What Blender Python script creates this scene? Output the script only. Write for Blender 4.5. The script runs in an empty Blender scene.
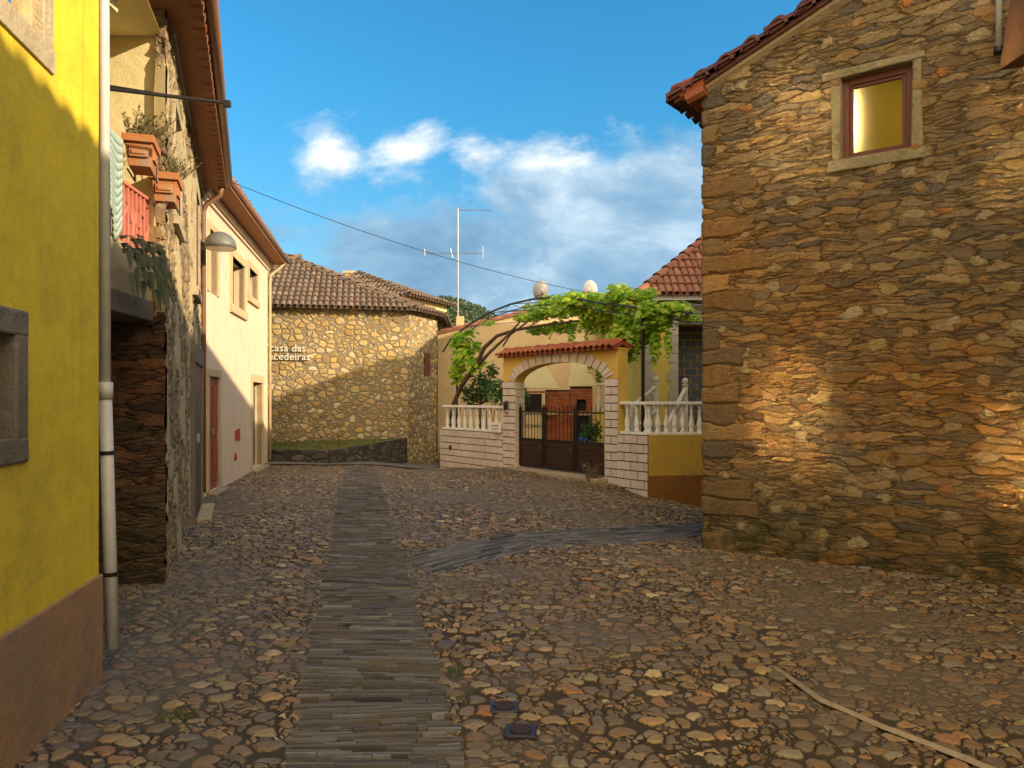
import bpy, math, random
import numpy as np
from mathutils import Vector, Matrix
random.seed(7); rng = np.random.default_rng(7)
S = bpy.context.scene
COL = S.collection
R = math.radians

# ------------------------------------------------------------ camera, sky, sun, exposure
FPX, HOR, EYE = 750.0, 399.0, 1.6
cam_d = bpy.data.cameras.new('camera'); cam = bpy.data.objects.new('camera', cam_d); COL.objects.link(cam)
cam_d.sensor_width = 36; cam_d.lens = 36*FPX/1024; cam_d.shift_y = (HOR-384)/1024.0
cam_d.clip_start = .05; cam_d.clip_end = 3000
cam.location = (0, 0, EYE); cam.rotation_euler = (R(90), 0, 0); S.camera = cam

SUN_AZ, SUN_EL = 113.0, 19.0          # azimuth clockwise from +Y
sd = Vector((math.sin(R(SUN_AZ))*math.cos(R(SUN_EL)), math.cos(R(SUN_AZ))*math.cos(R(SUN_EL)), math.sin(R(SUN_EL))))
sun_d = bpy.data.lights.new('sun', 'SUN'); sun = bpy.data.objects.new('sun', sun_d); COL.objects.link(sun)
sun_d.energy = 2.05; sun_d.angle = R(.6); sun_d.color = (1, .80, .52)
sun.rotation_euler = sd.to_track_quat('Z', 'Y').to_euler(); sun.location = (20, -10, 20)

S.view_settings.view_transform = 'Standard'; S.view_settings.look = 'None'
S.view_settings.exposure = 1.82; S.view_settings.gamma = 1
S.view_settings.use_curve_mapping = False
S.cycles.blur_glossy = 0; S.cycles.caustics_reflective = True; S.cycles.sample_clamp_indirect = 0   # low sun glancing off window panes lights patches of the wall opposite

# ------------------------------------------------------------ node helper
class NT:
    def __init__(s, tree): s.t = tree; tree.nodes.clear()
    def n(s, typ, **kw):
        nd = s.t.nodes.new(typ)
        for k, v in kw.items(): setattr(nd, k, v)
        return nd
    def link(s, a, b): s.t.links.new(a, b)
    def set(s, inp, v):
        if isinstance(v, bpy.types.NodeSocket): s.link(v, inp)
        elif v is not None:
            if hasattr(inp, 'default_value'):
                try: inp.default_value = v
                except Exception: inp.default_value = tuple(v)+(1,)
    def m(s, op, a, b=None, c=None, clamp=False):
        nd = s.n('ShaderNodeMath', operation=op, use_clamp=clamp)
        s.set(nd.inputs[0], a)
        if b is not None: s.set(nd.inputs[1], b)
        if c is not None: s.set(nd.inputs[2], c)
        return nd.outputs[0]
    def vm(s, op, a, b=None):
        nd = s.n('ShaderNodeVectorMath', operation=op); s.set(nd.inputs[0], a)
        if b is not None: s.set(nd.inputs[1], b)
        return nd.outputs[0]
    def sep(s, v):
        nd = s.n('ShaderNodeSeparateXYZ'); s.set(nd.inputs[0], v); return nd.outputs
    def comb(s, x, y, z):
        nd = s.n('ShaderNodeCombineXYZ')
        for i, q in enumerate((x, y, z)): s.set(nd.inputs[i], q)
        return nd.outputs[0]
    def coord(s, k='Object'): return s.n('ShaderNodeTexCoord').outputs[k]
    def noise(s, v, scale, detail=4, rough=.55, out='Fac', dist=0):
        nd = s.n('ShaderNodeTexNoise'); s.set(nd.inputs['Vector'], v)
        nd.inputs['Scale'].default_value = scale; nd.inputs['Detail'].default_value = detail
        nd.inputs['Roughness'].default_value = rough; nd.inputs['Distortion'].default_value = dist
        return nd.outputs[out]
    def vor(s, v, scale, feature='F1', rnd=1, dims='3D', metric='EUCLIDEAN'):
        nd = s.n('ShaderNodeTexVoronoi', feature=feature, voronoi_dimensions=dims)
        if feature != 'DISTANCE_TO_EDGE': nd.distance = metric
        s.set(nd.inputs['Vector'], v); nd.inputs['Scale'].default_value = scale
        nd.inputs['Randomness'].default_value = rnd
        return nd.outputs
    def ramp(s, f, stops, interp='LINEAR'):
        nd = s.n('ShaderNodeValToRGB'); s.set(nd.inputs[0], f); cr = nd.color_ramp; cr.interpolation = interp
        while len(cr.elements) < len(stops): cr.elements.new(.5)
        for e, (p, c) in zip(cr.elements, stops):
            e.position = p; e.color = (c, c, c, 1) if isinstance(c, (int, float)) else tuple(c)+(1,)
        return nd.outputs[0]
    def step(s, f, a, b):          # smoothstep a..b
        nd = s.n('ShaderNodeMapRange', interpolation_type='SMOOTHSTEP', clamp=True); s.set(nd.inputs[0], f)
        nd.inputs[1].default_value = a; nd.inputs[2].default_value = b
        return nd.outputs[0]
    def mix(s, f, a, b, mode='MIX'):
        nd = s.n('ShaderNodeMix', data_type='RGBA', blend_type=mode); s.set(nd.inputs[0], f)
        s.set(nd.inputs[6], a if isinstance(a, bpy.types.NodeSocket) else tuple(a)+(1,))
        s.set(nd.inputs[7], b if isinstance(b, bpy.types.NodeSocket) else tuple(b)+(1,))
        return nd.outputs[2]
    def fmix(s, f, a, b):
        nd = s.n('ShaderNodeMix', data_type='FLOAT'); s.set(nd.inputs[0], f); s.set(nd.inputs[2], a); s.set(nd.inputs[3], b)
        return nd.outputs[0]
    def attr(s, name='rnd'):
        return s.n('ShaderNodeAttribute', attribute_name=name).outputs['Fac']
    def bump(s, h, dist=.01, strength=1, normal=None):
        nd = s.n('ShaderNodeBump'); nd.inputs['Strength'].default_value = strength
        nd.inputs['Distance'].default_value = dist; s.set(nd.inputs['Height'], h)
        if normal is not None: s.set(nd.inputs['Normal'], normal)
        return nd.outputs[0]
    def out(s, col, rough=.8, normal=None, metal=0, spec=.3, disp=None, extra=None):
        b = s.n('ShaderNodeBsdfPrincipled'); o = s.n('ShaderNodeOutputMaterial')
        s.set(b.inputs['Base Color'], col if isinstance(col, bpy.types.NodeSocket) else tuple(col)+(1,))
        s.set(b.inputs['Roughness'], rough); s.set(b.inputs['Metallic'], metal)
        b.inputs['Specular IOR Level'].default_value = spec
        if normal is not None: s.link(normal, b.inputs['Normal'])
        if extra: extra(b)
        s.link(b.outputs[0], o.inputs['Surface'])
        if disp is not None: s.link(disp, o.inputs['Displacement'])
        return b
MATS = {}
def newmat(name):
    m = bpy.data.materials.new(name); m.use_nodes = True; MATS[name] = m
    return m, NT(m.node_tree)

# ------------------------------------------------------------ sky with clouds
W = bpy.data.worlds.new('World'); S.world = W; W.use_nodes = True
w = NT(W.node_tree)
sky = w.n('ShaderNodeTexSky', sky_type='NISHITA'); sky.sun_disc = False
sky.sun_elevation = R(SUN_EL); sky.sun_rotation = R(SUN_AZ)
sky.air_density = 1.2; sky.dust_density = .3; sky.ozone_density = 1.5
d = w.coord('Generated'); dx, dy, dz = w.sep(d)
dys = w.m('MAXIMUM', w.m('ABSOLUTE', dy), .08)
u = w.m('DIVIDE', dx, dys); v = w.m('DIVIDE', dz, dys)
uv = w.comb(u, v, 0)
def blob(cx, cy, rx, ry):
    a = w.m('POWER', w.m('DIVIDE', w.m('SUBTRACT', u, cx), rx), 2); b = w.m('POWER', w.m('DIVIDE', w.m('SUBTRACT', v, cy), ry), 2)
    return w.m('SUBTRACT', 1, w.m('SQRT', w.m('ADD', a, b)))
def P2(px, py): return ((px-512)/FPX, (HOR-py)/FPX)
mask = None
for (px, py, rx, ry) in ((560, 268, 330, 85), (640, 205, 190, 80), (540, 300, 400, 50), (745, 235, 120, 110), (420, 250, 140, 42), (485, 156, 42, 26), (330, 150, 44, 44),
                         (400, 150, 52, 40), (268, 230, 70, 30), (560, 190, 110, 55), (560, 150, 50, 26), (900, 150, 160, 60), (60, 180, 120, 50)):
    b = w.m('MULTIPLY', blob(*P2(px, py), rx/FPX, ry/FPX), 1.0 if rx > 75 else .42); b = w.m('MINIMUM', b, .70); mask = b if mask is None else w.m('MAXIMUM', mask, b)
wuv = w.comb(w.m('MULTIPLY', u, .8), w.m('MULTIPLY', v, 1.35), 0)
n1 = w.noise(wuv, 8.5, 10, .64, dist=.25)
n2 = w.noise(w.vm('ADD', wuv, (.03, .045, 4)), 7.0, 9, .6, dist=.25)
dens = w.m('ADD', w.m('MULTIPLY', mask, 1.5), w.m('MULTIPLY', w.m('SUBTRACT', n1, .5), 2.7))
cl = w.step(dens, -.02, .80)
cl = w.m('MULTIPLY', cl, .93)
shade = w.m('ADD', w.m('MULTIPLY', w.m('SUBTRACT', n2, .5), 2.6), w.m('MULTIPLY', w.m('SUBTRACT', v, .22), 2.2))
ccol = w.ramp(w.m('ADD', shade, .45, clamp=True), [(0, (.15, .27, .41)), (.4, (.24, .38, .52)), (.75, (.44, .56, .66)), (1, (.80, .81, .76))])
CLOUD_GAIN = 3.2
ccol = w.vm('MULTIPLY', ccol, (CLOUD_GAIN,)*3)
hs = w.n('ShaderNodeHueSaturation'); hs.inputs['Saturation'].default_value = 1.12; hs.inputs['Value'].default_value = 1.0
w.link(sky.outputs[0], hs.inputs['Color'])
skc = w.vm('MULTIPLY', hs.outputs[0], (.12, .40, .51))
hz_ = w.step(dz, .42, .0); skc = w.mix(hz_, skc, w.mix(1, skc, (1.9, .70, .66), 'MULTIPLY'))
fin = w.mix(cl, skc, ccol)
# warm cloud deck added out of view behind camera to lift and warm shade
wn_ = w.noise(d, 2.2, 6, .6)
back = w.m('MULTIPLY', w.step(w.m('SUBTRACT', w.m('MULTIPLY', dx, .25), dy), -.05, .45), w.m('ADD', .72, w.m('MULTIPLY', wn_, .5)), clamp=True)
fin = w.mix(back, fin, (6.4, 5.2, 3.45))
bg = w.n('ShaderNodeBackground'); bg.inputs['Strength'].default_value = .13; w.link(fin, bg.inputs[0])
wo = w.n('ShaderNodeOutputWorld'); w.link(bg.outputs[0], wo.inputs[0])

# ------------------------------------------------------------ materials
def plaster(name, col, dirt=(.18, .13, .08), amt=.35, bscale=60, bd=.004, streak=.25):
    m, t = newmat(name); c = t.coord()
    n = t.noise(c, 1.3, 6, .65); n2 = t.noise(c, 9, 5, .7)
    f = t.m('MULTIPLY', t.step(t.m('ADD', t.m('MULTIPLY', n, .7), t.m('MULTIPLY', n2, .3)), .42, .75), amt)
    x, y, z = t.sep(c)
    st = t.noise(t.comb(t.m('MULTIPLY', t.m('SUBTRACT', x, y), 5), 0, t.m('MULTIPLY', z, .35)), 2, 4, .6)
    f = t.m('ADD', f, t.m('MULTIPLY', t.step(st, .52, .8), streak), clamp=True)
    base = t.mix(t.noise(c, 4, 5), tuple(q*.86 for q in col), tuple(min(1, q*1.12) for q in col))
    base = t.mix(f, base, dirt)
    bl_ = t.step(t.m('ADD', t.noise(c, 2.6, 6, .75), t.m('MULTIPLY', t.m('SUBTRACT', .5, z), .06)), .56, .66)
    base = t.mix(t.m('MULTIPLY', bl_, amt*.55), base, tuple((q+.25)*.45 for q in dirt))
    h = t.m('ADD', t.noise(c, bscale, 4, .7), t.m('ADD', t.m('MULTIPLY', t.noise(c, 7, 4, .6), 2.6), t.m('MULTIPLY', t.noise(c, 1.6, 3), 5)))
    t.out(base, .9, t.bump(h, bd, .8), spec=.15)
    return m
plaster('yellow_plaster', (.74, .56, .045), (.40, .29, .05), .75, 90, .006, .5)
plaster('plinth_plaster', (.38, .22, .11), (.20, .17, .14), .8, 70, .008, .5)
plaster('cream_plaster', (.66, .52, .39), (.50, .38, .28), .45)
plaster('loggia_plaster', (.86, .74, .42), (.6, .45, .2), .2)
plaster('old_plaster', (.50, .41, .25), (.20, .15, .09), .8, 40, .012, .5)
plaster('beige_plaster', (.60, .45, .26), (.4, .28, .16), .35)
plaster('ochre_plaster', (.52, .34, .06), (.25, .16, .05), .5)
plaster('brown_plinth', (.26, .11, .025), (.10, .06, .03), .6)
plaster('gate_plaster', (.68, .45, .10), (.4, .25, .1), .3)
plaster('garden_house_plaster', (.75, .60, .15), (.4, .3, .1), .3)
plaster('far_plaster', (.72, .58, .26), (.4, .3, .15), .2)
plaster('surround_stone', (.52, .40, .24), (.25, .18, .1), .4, 50, .005)
plaster('grey_stone', (.20, .17, .135), (.09, .08, .065), .7, 40, .01)
plaster('light_stone', (.42, .35, .24), (.2, .17, .1), .6, 30, .012)
plaster('weathered_stone', (.33, .27, .16), (.12, .10, .05), .8, 25, .02)
plaster('white_paint', (.78, .75, .70), (.4, .37, .3), .35, 50, .002)
plaster('soffit_paint', (.34, .17, .10), (.16, .08, .05), .5, 30, .003)
plaster('terrace_concrete', (.45, .43, .40), (.25, .22, .2), .4)
plaster('cement', (.42, .33, .23), (.2, .14, .09), .5, 40, .01)
plaster('bbq_plaster', (.80, .70, .42), (.45, .36, .2), .3)
plaster('dark_render', (.10, .08, .06), (.05, .04, .03), .5)

def rndmat(name, cols, rough=.8, bump=.004, bscale=40, spec=.25, dirt=None, dirtamt=.5, trans=None):
    m, t = newmat(name); c = t.coord(); a = t.attr()
    n = len(cols)
    base = t.ramp(a, [(i/(n-1), q) for i, q in enumerate(cols)])
    base = t.mix(t.m('MULTIPLY', t.noise(c, 12, 5, .7), .5), base, t.mix(1, base, (.45, .42, .38), 'MULTIPLY'))
    if dirt: base = t.mix(t.m('MULTIPLY', t.step(t.noise(c, 2.2, 6, .7), .48, .7), dirtamt), base, dirt)
    def ex(b):
        if trans: b.inputs['Transmission Weight'].default_value = 0; b.inputs['Subsurface Weight'].default_value = 0
    t.out(base, rough, t.bump(t.noise(c, bscale, 4, .7), bump, .8), spec=spec, extra=ex)
    return m
rndmat('roof_tile_old', [(.14, .095, .07), (.22, .145, .10), (.18, .135, .105), (.28, .20, .14), (.12, .095, .08)], dirt=(.12, .10, .07), dirtamt=.7)
rndmat('roof_tile_red', [(.34, .09, .04), (.42, .13, .05), (.30, .08, .04), (.46, .17, .08)], dirt=(.16, .07, .04), dirtamt=.4)
rndmat('roof_tile_dark', [(.11, .04, .04), (.15, .05, .04), (.08, .035, .035), (.18, .07, .045)], dirt=(.07, .05, .04), dirtamt=.5, rough=.5)
rndmat('roof_tile_brick', [(.27, .10, .06), (.34, .15, .09), (.24, .10, .07), (.38, .18, .11)], dirt=(.2, .1, .06), dirtamt=.4)
rndmat('pink_cladding', [(.70, .60, .52), (.76, .66, .58), (.66, .56, .48), (.80, .70, .62)], rough=.6, dirt=(.4, .28, .2), dirtamt=.3)
rndmat('grey_cladding', [(.09, .11, .16), (.13, .15, .21), (.11, .12, .17), (.16, .18, .24)], rough=.6)
rndmat('quoin_stone', [(.5, .48, .44), (.6, .58, .52), (.55, .5, .45)], rough=.7)
rndmat('red_brick', [(.38, .11, .05), (.46, .16, .07), (.33, .10, .05), (.5, .2, .1)], rough=.8)
rndmat('slate_slab', [(.06, .06, .066), (.18, .175, .18), (.10, .10, .11), (.31, .30, .30), (.14, .125, .11), (.25, .25, .265), (.075, .07, .072), (.38, .36, .34)], rough=.66, bump=.012, bscale=26, spec=.28, dirt=(.18, .135, .09), dirtamt=.6)
rndmat('terracotta', [(.42, .16, .06), (.50, .2, .08)], rough=.85, dirt=(.30, .24, .18), dirtamt=.8, bscale=20)
rndmat('bark', [(.10, .06, .04), (.16, .10, .06)], bump=.02, bscale=30)
rndmat('wood_brown', [(.16, .07, .03), (.22, .10, .04)], bump=.004)

def leafmat(name, cols, tr=.35):
    m, t = newmat(name); a = t.attr(); n = len(cols)
    base = t.ramp(a, [(i/(n-1), q) for i, q in enumerate(cols)])
    di = t.n('ShaderNodeBsdfPrincipled'); t.link(base, di.inputs['Base Color']); di.inputs['Roughness'].default_value = .5
    di.inputs['Specular IOR Level'].default_value = .3
    tl = t.n('ShaderNodeBsdfTranslucent'); t.link(t.mix(1, base, (1.5, 1.4, .4), 'MULTIPLY'), tl.inputs[0])
    mx = t.n('ShaderNodeMixShader'); mx.inputs[0].default_value = tr; t.link(di.outputs[0], mx.inputs[1]); t.link(tl.outputs[0], mx.inputs[2])
    o = t.n('ShaderNodeOutputMaterial'); t.link(mx.outputs[0], o.inputs[0]); return m
leafmat('vine_leaf', [(.12, .28, .02), (.24, .46, .03), (.42, .60, .05), (.18, .36, .03), (.58, .68, .10), (.50, .42, .08)], .5)
leafmat('shrub_leaf', [(.03, .08, .02), (.06, .13, .03), (.10, .19, .04)], .25)
leafmat('dry_leaf', [(.16, .12, .06), (.22, .17, .10), (.12, .11, .05), (.28, .22, .14)], .2)
leafmat('fern_leaf', [(.05, .07, .03), (.09, .11, .05), (.14, .12, .07)], .2)
leafmat('forest_leaf', [(.07, .11, .07), (.10, .15, .09), (.13, .17, .11)], .1)  # greens paled, putting distance haze into the leaf colour
leafmat('grass_blade', [(.07, .10, .02), (.11, .14, .03), (.16, .16, .05)], .2)

def simple(name, col, rough=.5, metal=0, spec=.4, var=.25, bd=.001):
    m, t = newmat(name); c = t.coord()
    base = t.mix(t.noise(c, 14, 5, .7), tuple(q*(1-var) for q in col), tuple(min(1, q*(1+var)) for q in col))
    t.out(base, t.m('ADD', rough-.08, t.m('MULTIPLY', t.noise(c, 30, 3), .16)), t.bump(t.noise(c, 60, 3), bd, .5), metal=metal, spec=spec); return m
simple('zinc_pipe', (.55, .55, .52), .45, .0)
simple('white_pipe', (.52, .50, .47), .4)
simple('gutter_brown', (.22, .12, .08), .45)
simple('black_iron', (.022, .016, .014), .4, .3)
simple('iron_panel', (.045, .022, .016), .35, .2)
simple('galvanised', (.38, .38, .37), .4, .8)
simple('dark_steel', (.06, .055, .06), .45, .6)
simple('lamp_grey', (.15, .15, .15), .5, .1)
simple('lamp_lens', (.55, .42, .28), .3)
simple('dish_grey', (.22, .21, .22), .5)
simple('dish_white', (.75, .74, .7), .5)
simple('pink_rail', (.52, .17, .13), .5)
simple('towel', (.34, .44, .40), .9, var=.1)
simple('white_sign', (.62, .60, .55), .5, var=.04)
simple('window_wood', (.12, .03, .02), .5)
simple('dark_door', (.09, .055, .04), .55)
simple('red_door', (.25, .05, .04), .5)
simple('grey_door', (.12, .10, .07), .6)
simple('red_box', (.38, .04, .03), .5)
simple('cable_black', (.02, .02, .02), .6)
simple('blue_plastic', (.03, .10, .45), .35)
simple('cover_iron', (.052, .050, .062), .45, .5, var=.4, bd=.003)
simple('cover_rust', (.07, .035, .028), .6, .3, var=.4, bd=.003)
simple('blind_grey', (.36, .31, .22), .8)
simple('room_dark', (.02, .018, .016), .8)
m, t = newmat('glass'); t.out((.02, .022, .025), .05, spec=.9)
m, t = newmat('glass_mirror'); t.out((.13, .11, .055), .10, metal=.85, spec=.8)
m, t = newmat('pane_glass'); t.out((.90, .86, .74), .085, metal=1, spec=.8)
m, t = newmat('curtain'); t.out((.65, .55, .2), .8)

# --- cobbles
m, t = newmat('cobbles'); c = t.coord(); m.displacement_method = 'BOTH'
x, y, z = t.sep(c)
p = t.comb(x, y, 0)
wob = t.vm('SUBTRACT', t.noise(p, 3.5, 3, .5, 'Color'), (.5, .5, .5))
wobb = t.vm('SUBTRACT', t.noise(p, 16, 2, .5, 'Color'), (.5, .5, .5)); p2 = t.vm('ADD', t.vm('ADD', p, t.vm('MULTIPLY', wob, (.12, .12, 0))), t.vm('MULTIPLY', wobb, (.016, .016, 0)))
p2 = t.vm('MULTIPLY', p2, (1.0, 1.3, 1))
SC = 8.6
f1 = t.vor(p2, SC, dims='2D'); ed = t.vor(p2, SC, 'DISTANCE_TO_EDGE', dims='2D')[0]
g1 = t.vor(p2, SC*1.9, dims='2D'); gd = t.vor(p2, SC*1.9, 'DISTANCE_TO_EDGE', dims='2D')[0]
cr = t.sep(f1['Color']); cg = t.sep(g1['Color'])
big = t.m('GREATER_THAN', cr[2], .36)                                   # some cells broken up into small pebbles
hb = t.m('POWER', t.step(t.m('MINIMUM', ed, t.m('MULTIPLY', t.m('SUBTRACT', .60, f1['Distance']), .75)), .0, .15), .6); hs_ = t.m('MULTIPLY', t.m('POWER', t.step(t.m('MINIMUM', t.m('MINIMUM', gd, ed), t.m('MULTIPLY', t.m('SUBTRACT', .60, g1['Distance']), .75)), .0, .15), .6), .85)
hh = t.fmix(big, hs_, hb)
ra = t.fmix(big, cg[0], cr[0]); rb = t.fmix(big, cg[1], cr[1])
dirtn = t.noise(p, .55, 6, .62); dirt = t.step(dirtn, .44, .62)          # silted areas
hh2 = t.m('MULTIPLY', hh, t.fmix(dirt, 1.0, .45))
fine = t.m('MULTIPLY', t.noise(c, 38, 6, .75), 1.9)
tot = t.m('ADD', t.m('MULTIPLY', hh2, t.m('ADD', .7, t.m('MULTIPLY', rb, .7))), t.m('MULTIPLY', fine, .16))
stone = t.ramp(ra, [(0, (.14, .115, .09)), (.14, (.22, .16, .10)), (.3, (.12, .105, .10)), (.45, (.28, .19, .10)), (.6, (.20, .13, .085)), (.74, (.16, .14, .125)), (.86, (.36, .26, .14)), (.95, (.30, .15, .08)), (1, (.50, .41, .28))])
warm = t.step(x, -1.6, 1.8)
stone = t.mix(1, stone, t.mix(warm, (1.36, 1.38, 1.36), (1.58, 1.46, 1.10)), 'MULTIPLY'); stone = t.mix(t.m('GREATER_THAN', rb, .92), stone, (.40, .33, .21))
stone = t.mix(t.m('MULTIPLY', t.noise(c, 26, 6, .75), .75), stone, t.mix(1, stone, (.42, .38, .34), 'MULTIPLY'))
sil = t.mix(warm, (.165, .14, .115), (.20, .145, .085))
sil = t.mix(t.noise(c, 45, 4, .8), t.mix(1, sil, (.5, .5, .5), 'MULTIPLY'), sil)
gap = t.step(hh, .66, .22)
moss = t.m('MULTIPLY', t.step(t.noise(p, 1.5, 5, .6), .60, .72), t.step(hh, .7, .2))
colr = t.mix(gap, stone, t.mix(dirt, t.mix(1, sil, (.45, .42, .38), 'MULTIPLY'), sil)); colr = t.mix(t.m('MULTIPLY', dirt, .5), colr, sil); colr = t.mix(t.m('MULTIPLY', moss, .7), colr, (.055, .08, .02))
dn = t.n('ShaderNodeDisplacement'); dn.inputs['Scale'].default_value = .022; dn.inputs['Midlevel'].default_value = .5; t.link(tot, dn.inputs['Height'])
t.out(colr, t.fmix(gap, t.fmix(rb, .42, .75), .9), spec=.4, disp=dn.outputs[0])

# --- flat-bedded schist rubble walls
def schist(name, pal, orange, gap_col, quoin=True, disp=.025, moss=True, dark=False, slivers=.48, round_thr=.62):
    m, t = newmat(name); m.displacement_method = 'BOTH'; c = t.coord(); x, y, z = t.sep(c)
    s_ = t.m('SUBTRACT', x, y); p = t.comb(s_, z, 0)
    wob = t.vm('SUBTRACT', t.noise(p, 2.6, 5, .6, 'Color'), (.5, .5, .5))
    pw = t.vm('ADD', p, t.vm('MULTIPLY', wob, (.32, .17, 0))); wob2 = t.vm('SUBTRACT', t.noise(p, 15, 5, .7, 'Color'), (.5, .5, .5)); pw = t.vm('ADD', pw, t.vm('MULTIPLY', wob2, (.10, .040, 0)))
    def layer(sx, sz, lo, hi, rnd=1):
        q = t.vm('MULTIPLY', pw, (sx, sz, 1)); f = t.vor(q, 1, dims='2D', rnd=rnd); e = t.vor(q, 1, 'DISTANCE_TO_EDGE', dims='2D', rnd=rnd)[0]
        col = t.sep(f['Color']); return t.step(e, lo, hi), col, f['Distance']
    h1, c1, _ = layer(4.0, 27, .0, .22)       # slivers
    h2, c2, _ = layer(3.1, 13.5, .0, .085)     # slabs
    q3 = t.vm('MULTIPLY', pw, (3.6, 5.6, 1)); v3 = t.vor(q3, 1, dims='2D'); c3 = t.sep(v3['Color'])
    thr = t.m('ADD', .22, t.m('MULTIPLY', c3[1], .16))
    rs = t.m('SUBTRACT', thr, t.m('ADD', v3['Distance'], t.m('MULTIPLY', t.m('SUBTRACT', t.noise(p, 9, 3), .5), .16)))
    zone = t.step(t.noise(p, .7, 3, .5), .40, .52)
    rmask = t.m('MULTIPLY', t.step(rs, 0, .03), t.m('GREATER_THAN', c3[0], round_thr))
    h3 = t.step(rs, 0, .12)
    pick = t.m('GREATER_THAN', t.m('ADD', c2[0], t.m('MULTIPLY', t.m('SUBTRACT', zone, .5), .25)), slivers)
    h = t.fmix(pick, t.m('MULTIPLY', h1, .7), h2)
    ra = t.fmix(pick, c1[0], c2[1]); rb = t.fmix(pick, c1[1], c2[2])
    rc = t.fmix(pick, c1[2], c2[0])
    if quoin:
        zz = t.m('ADD', t.m('DIVIDE', z, .21), t.m('MULTIPLY', t.noise(t.comb(t.m('MULTIPLY', s_, .6), z, 0), 2.2, 3), 1.3)); band = t.m('FLOOR', zz); fr_ = t.m('FRACT', zz)
        wnn = t.n('ShaderNodeTexWhiteNoise', noise_dimensions='1D'); t.link(band, wnn.inputs['W']); wr = t.sep(wnn.outputs['Color'])
        s2 = t.m('ADD', s_, t.m('MULTIPLY', t.m('SUBTRACT', t.noise(p, 5, 4, .6), .5), .22)); wd = t.m('ADD', -.12, t.m('MULTIPLY', wr[0], .88))
        ej = t.m('ADD', t.m('MULTIPLY', t.m('MINIMUM', fr_, t.m('SUBTRACT', 1, fr_)), .21), t.m('MULTIPLY', t.m('SUBTRACT', t.noise(p, 12, 4, .7), .5), .03))
        e4 = t.m('MINIMUM', ej, t.m('ABSOLUTE', t.m('SUBTRACT', wd, s2)))
        qm = t.m('LESS_THAN', s2, wd)
        h = t.fmix(qm, h, t.m('MULTIPLY', t.step(e4, .0, .03), 1.1)); ra = t.fmix(qm, ra, wr[1]); rb = t.fmix(qm, rb, wr[2])
        rmask = t.m('MULTIPLY', rmask, t.m('SUBTRACT', 1, qm))
    h = t.fmix(rmask, h, t.m('ADD', t.m('MULTIPLY', h3, .9), .35))
    ra = t.fmix(rmask, ra, c3[1]); 
    base = t.ramp(ra, pal)
    oz = t.m('MULTIPLY', t.step(t.noise(p, .45, 4, .6), .38, .62), t.step(z, 5.2, 3.2) if quoin else .7)
    base = t.mix(t.m('MULTIPLY', oz, .7), base, t.mix(1, base, orange, 'MULTIPLY'))
    rcol = t.ramp(c3[2], [(0, (.40, .25, .10)), (.35, (.50, .38, .19)), (.6, (.46, .20, .06)), (.72, (.54, .44, .26)), (1, (.42, .31, .17))])
    base = t.mix(rmask, base, rcol)
    stri = t.noise(t.comb(t.m('MULTIPLY', s_, 6), t.m('MULTIPLY', z, 55), 0), 1, 5, .75)
    gr = t.noise(t.comb(t.m('MULTIPLY', s_, 14), t.m('MULTIPLY', z, 34), t.m('MULTIPLY', y, 10)), 1, 6, .8)
    stn = t.noise(p, .9, 5, .7); base = t.mix(t.m('MULTIPLY', t.step(stn, .55, .75), .6), base, t.mix(1, base, (.42, .38, .36), 'MULTIPLY'))
    base = t.mix(t.m('MULTIPLY', t.step(gr, .35, .75), .85), base, t.mix(1, base, (.36, .32, .28), 'MULTIPLY'))
    hf = t.noise(t.comb(t.m('MULTIPLY', s_, 40), t.m('MULTIPLY', z, 90), t.m('MULTIPLY', y, 40)), 1, 4, .8); base = t.mix(t.m('MULTIPLY', t.step(hf, .42, .62), .5), base, t.mix(1, base, (.45, .42, .38), 'MULTIPLY'))
    base = t.mix(t.m('MULTIPLY', t.step(t.noise(c, 18, 5, .8), .56, .72), .45), base, t.mix(1, base, (1.6, 1.5, 1.35), 'MULTIPLY'))
    gap = t.m('MULTIPLY', t.step(h, .40, .0), t.m('ADD', .30, t.m('MULTIPLY', t.step(t.noise(p, 4.5, 4, .7), .35, .6), .65)))
    base = t.mix(gap, base, gap_col)
    lich = t.m('MULTIPLY', t.step(t.noise(p, 2.4, 6, .7), .60, .72), .35)
    base = t.mix(lich, base, (.33, .30, .20))
    if moss:
        mm = t.m('MULTIPLY', t.step(z, .9, -.05), t.step(t.noise(c, 3, 5, .7), .36, .6))
        base = t.mix(t.m('MULTIPLY', mm, .8), base, (.035, .042, .014))
    tot = t.m('ADD', t.m('MULTIPLY', h, t.m('ADD', .45, t.m('MULTIPLY', rb, .65))), t.m('ADD', t.m('MULTIPLY', stri, .38), t.m('MULTIPLY', gr, .46)))
    dn = t.n('ShaderNodeDisplacement'); dn.inputs['Scale'].default_value = disp; dn.inputs['Midlevel'].default_value = .5; t.link(tot, dn.inputs['Height'])
    t.out(base, .85, spec=.25, disp=dn.outputs[0])
schist('barn_stone', [(0, (.20, .14, .085)), (.16, (.34, .24, .12)), (.32, (.15, .125, .10)), (.46, (.44, .31, .15)), (.6, (.22, .15, .08)), (.76, (.36, .23, .09)), (.9, (.19, .165, .13)), (1, (.48, .34, .17))],
       (1.45, .98, .44), (.075, .05, .022))
schist('dark_schist', [(0, (.12, .10, .08)), (.2, (.17, .11, .07)), (.4, (.085, .07, .06)), (.6, (.22, .13, .07)), (.8, (.14, .11, .09)), (1, (.30, .17, .08))],
       (1.3, .7, .45), (.03, .02, .014), quoin=False, disp=.03, slivers=.62, round_thr=.9)

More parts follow.
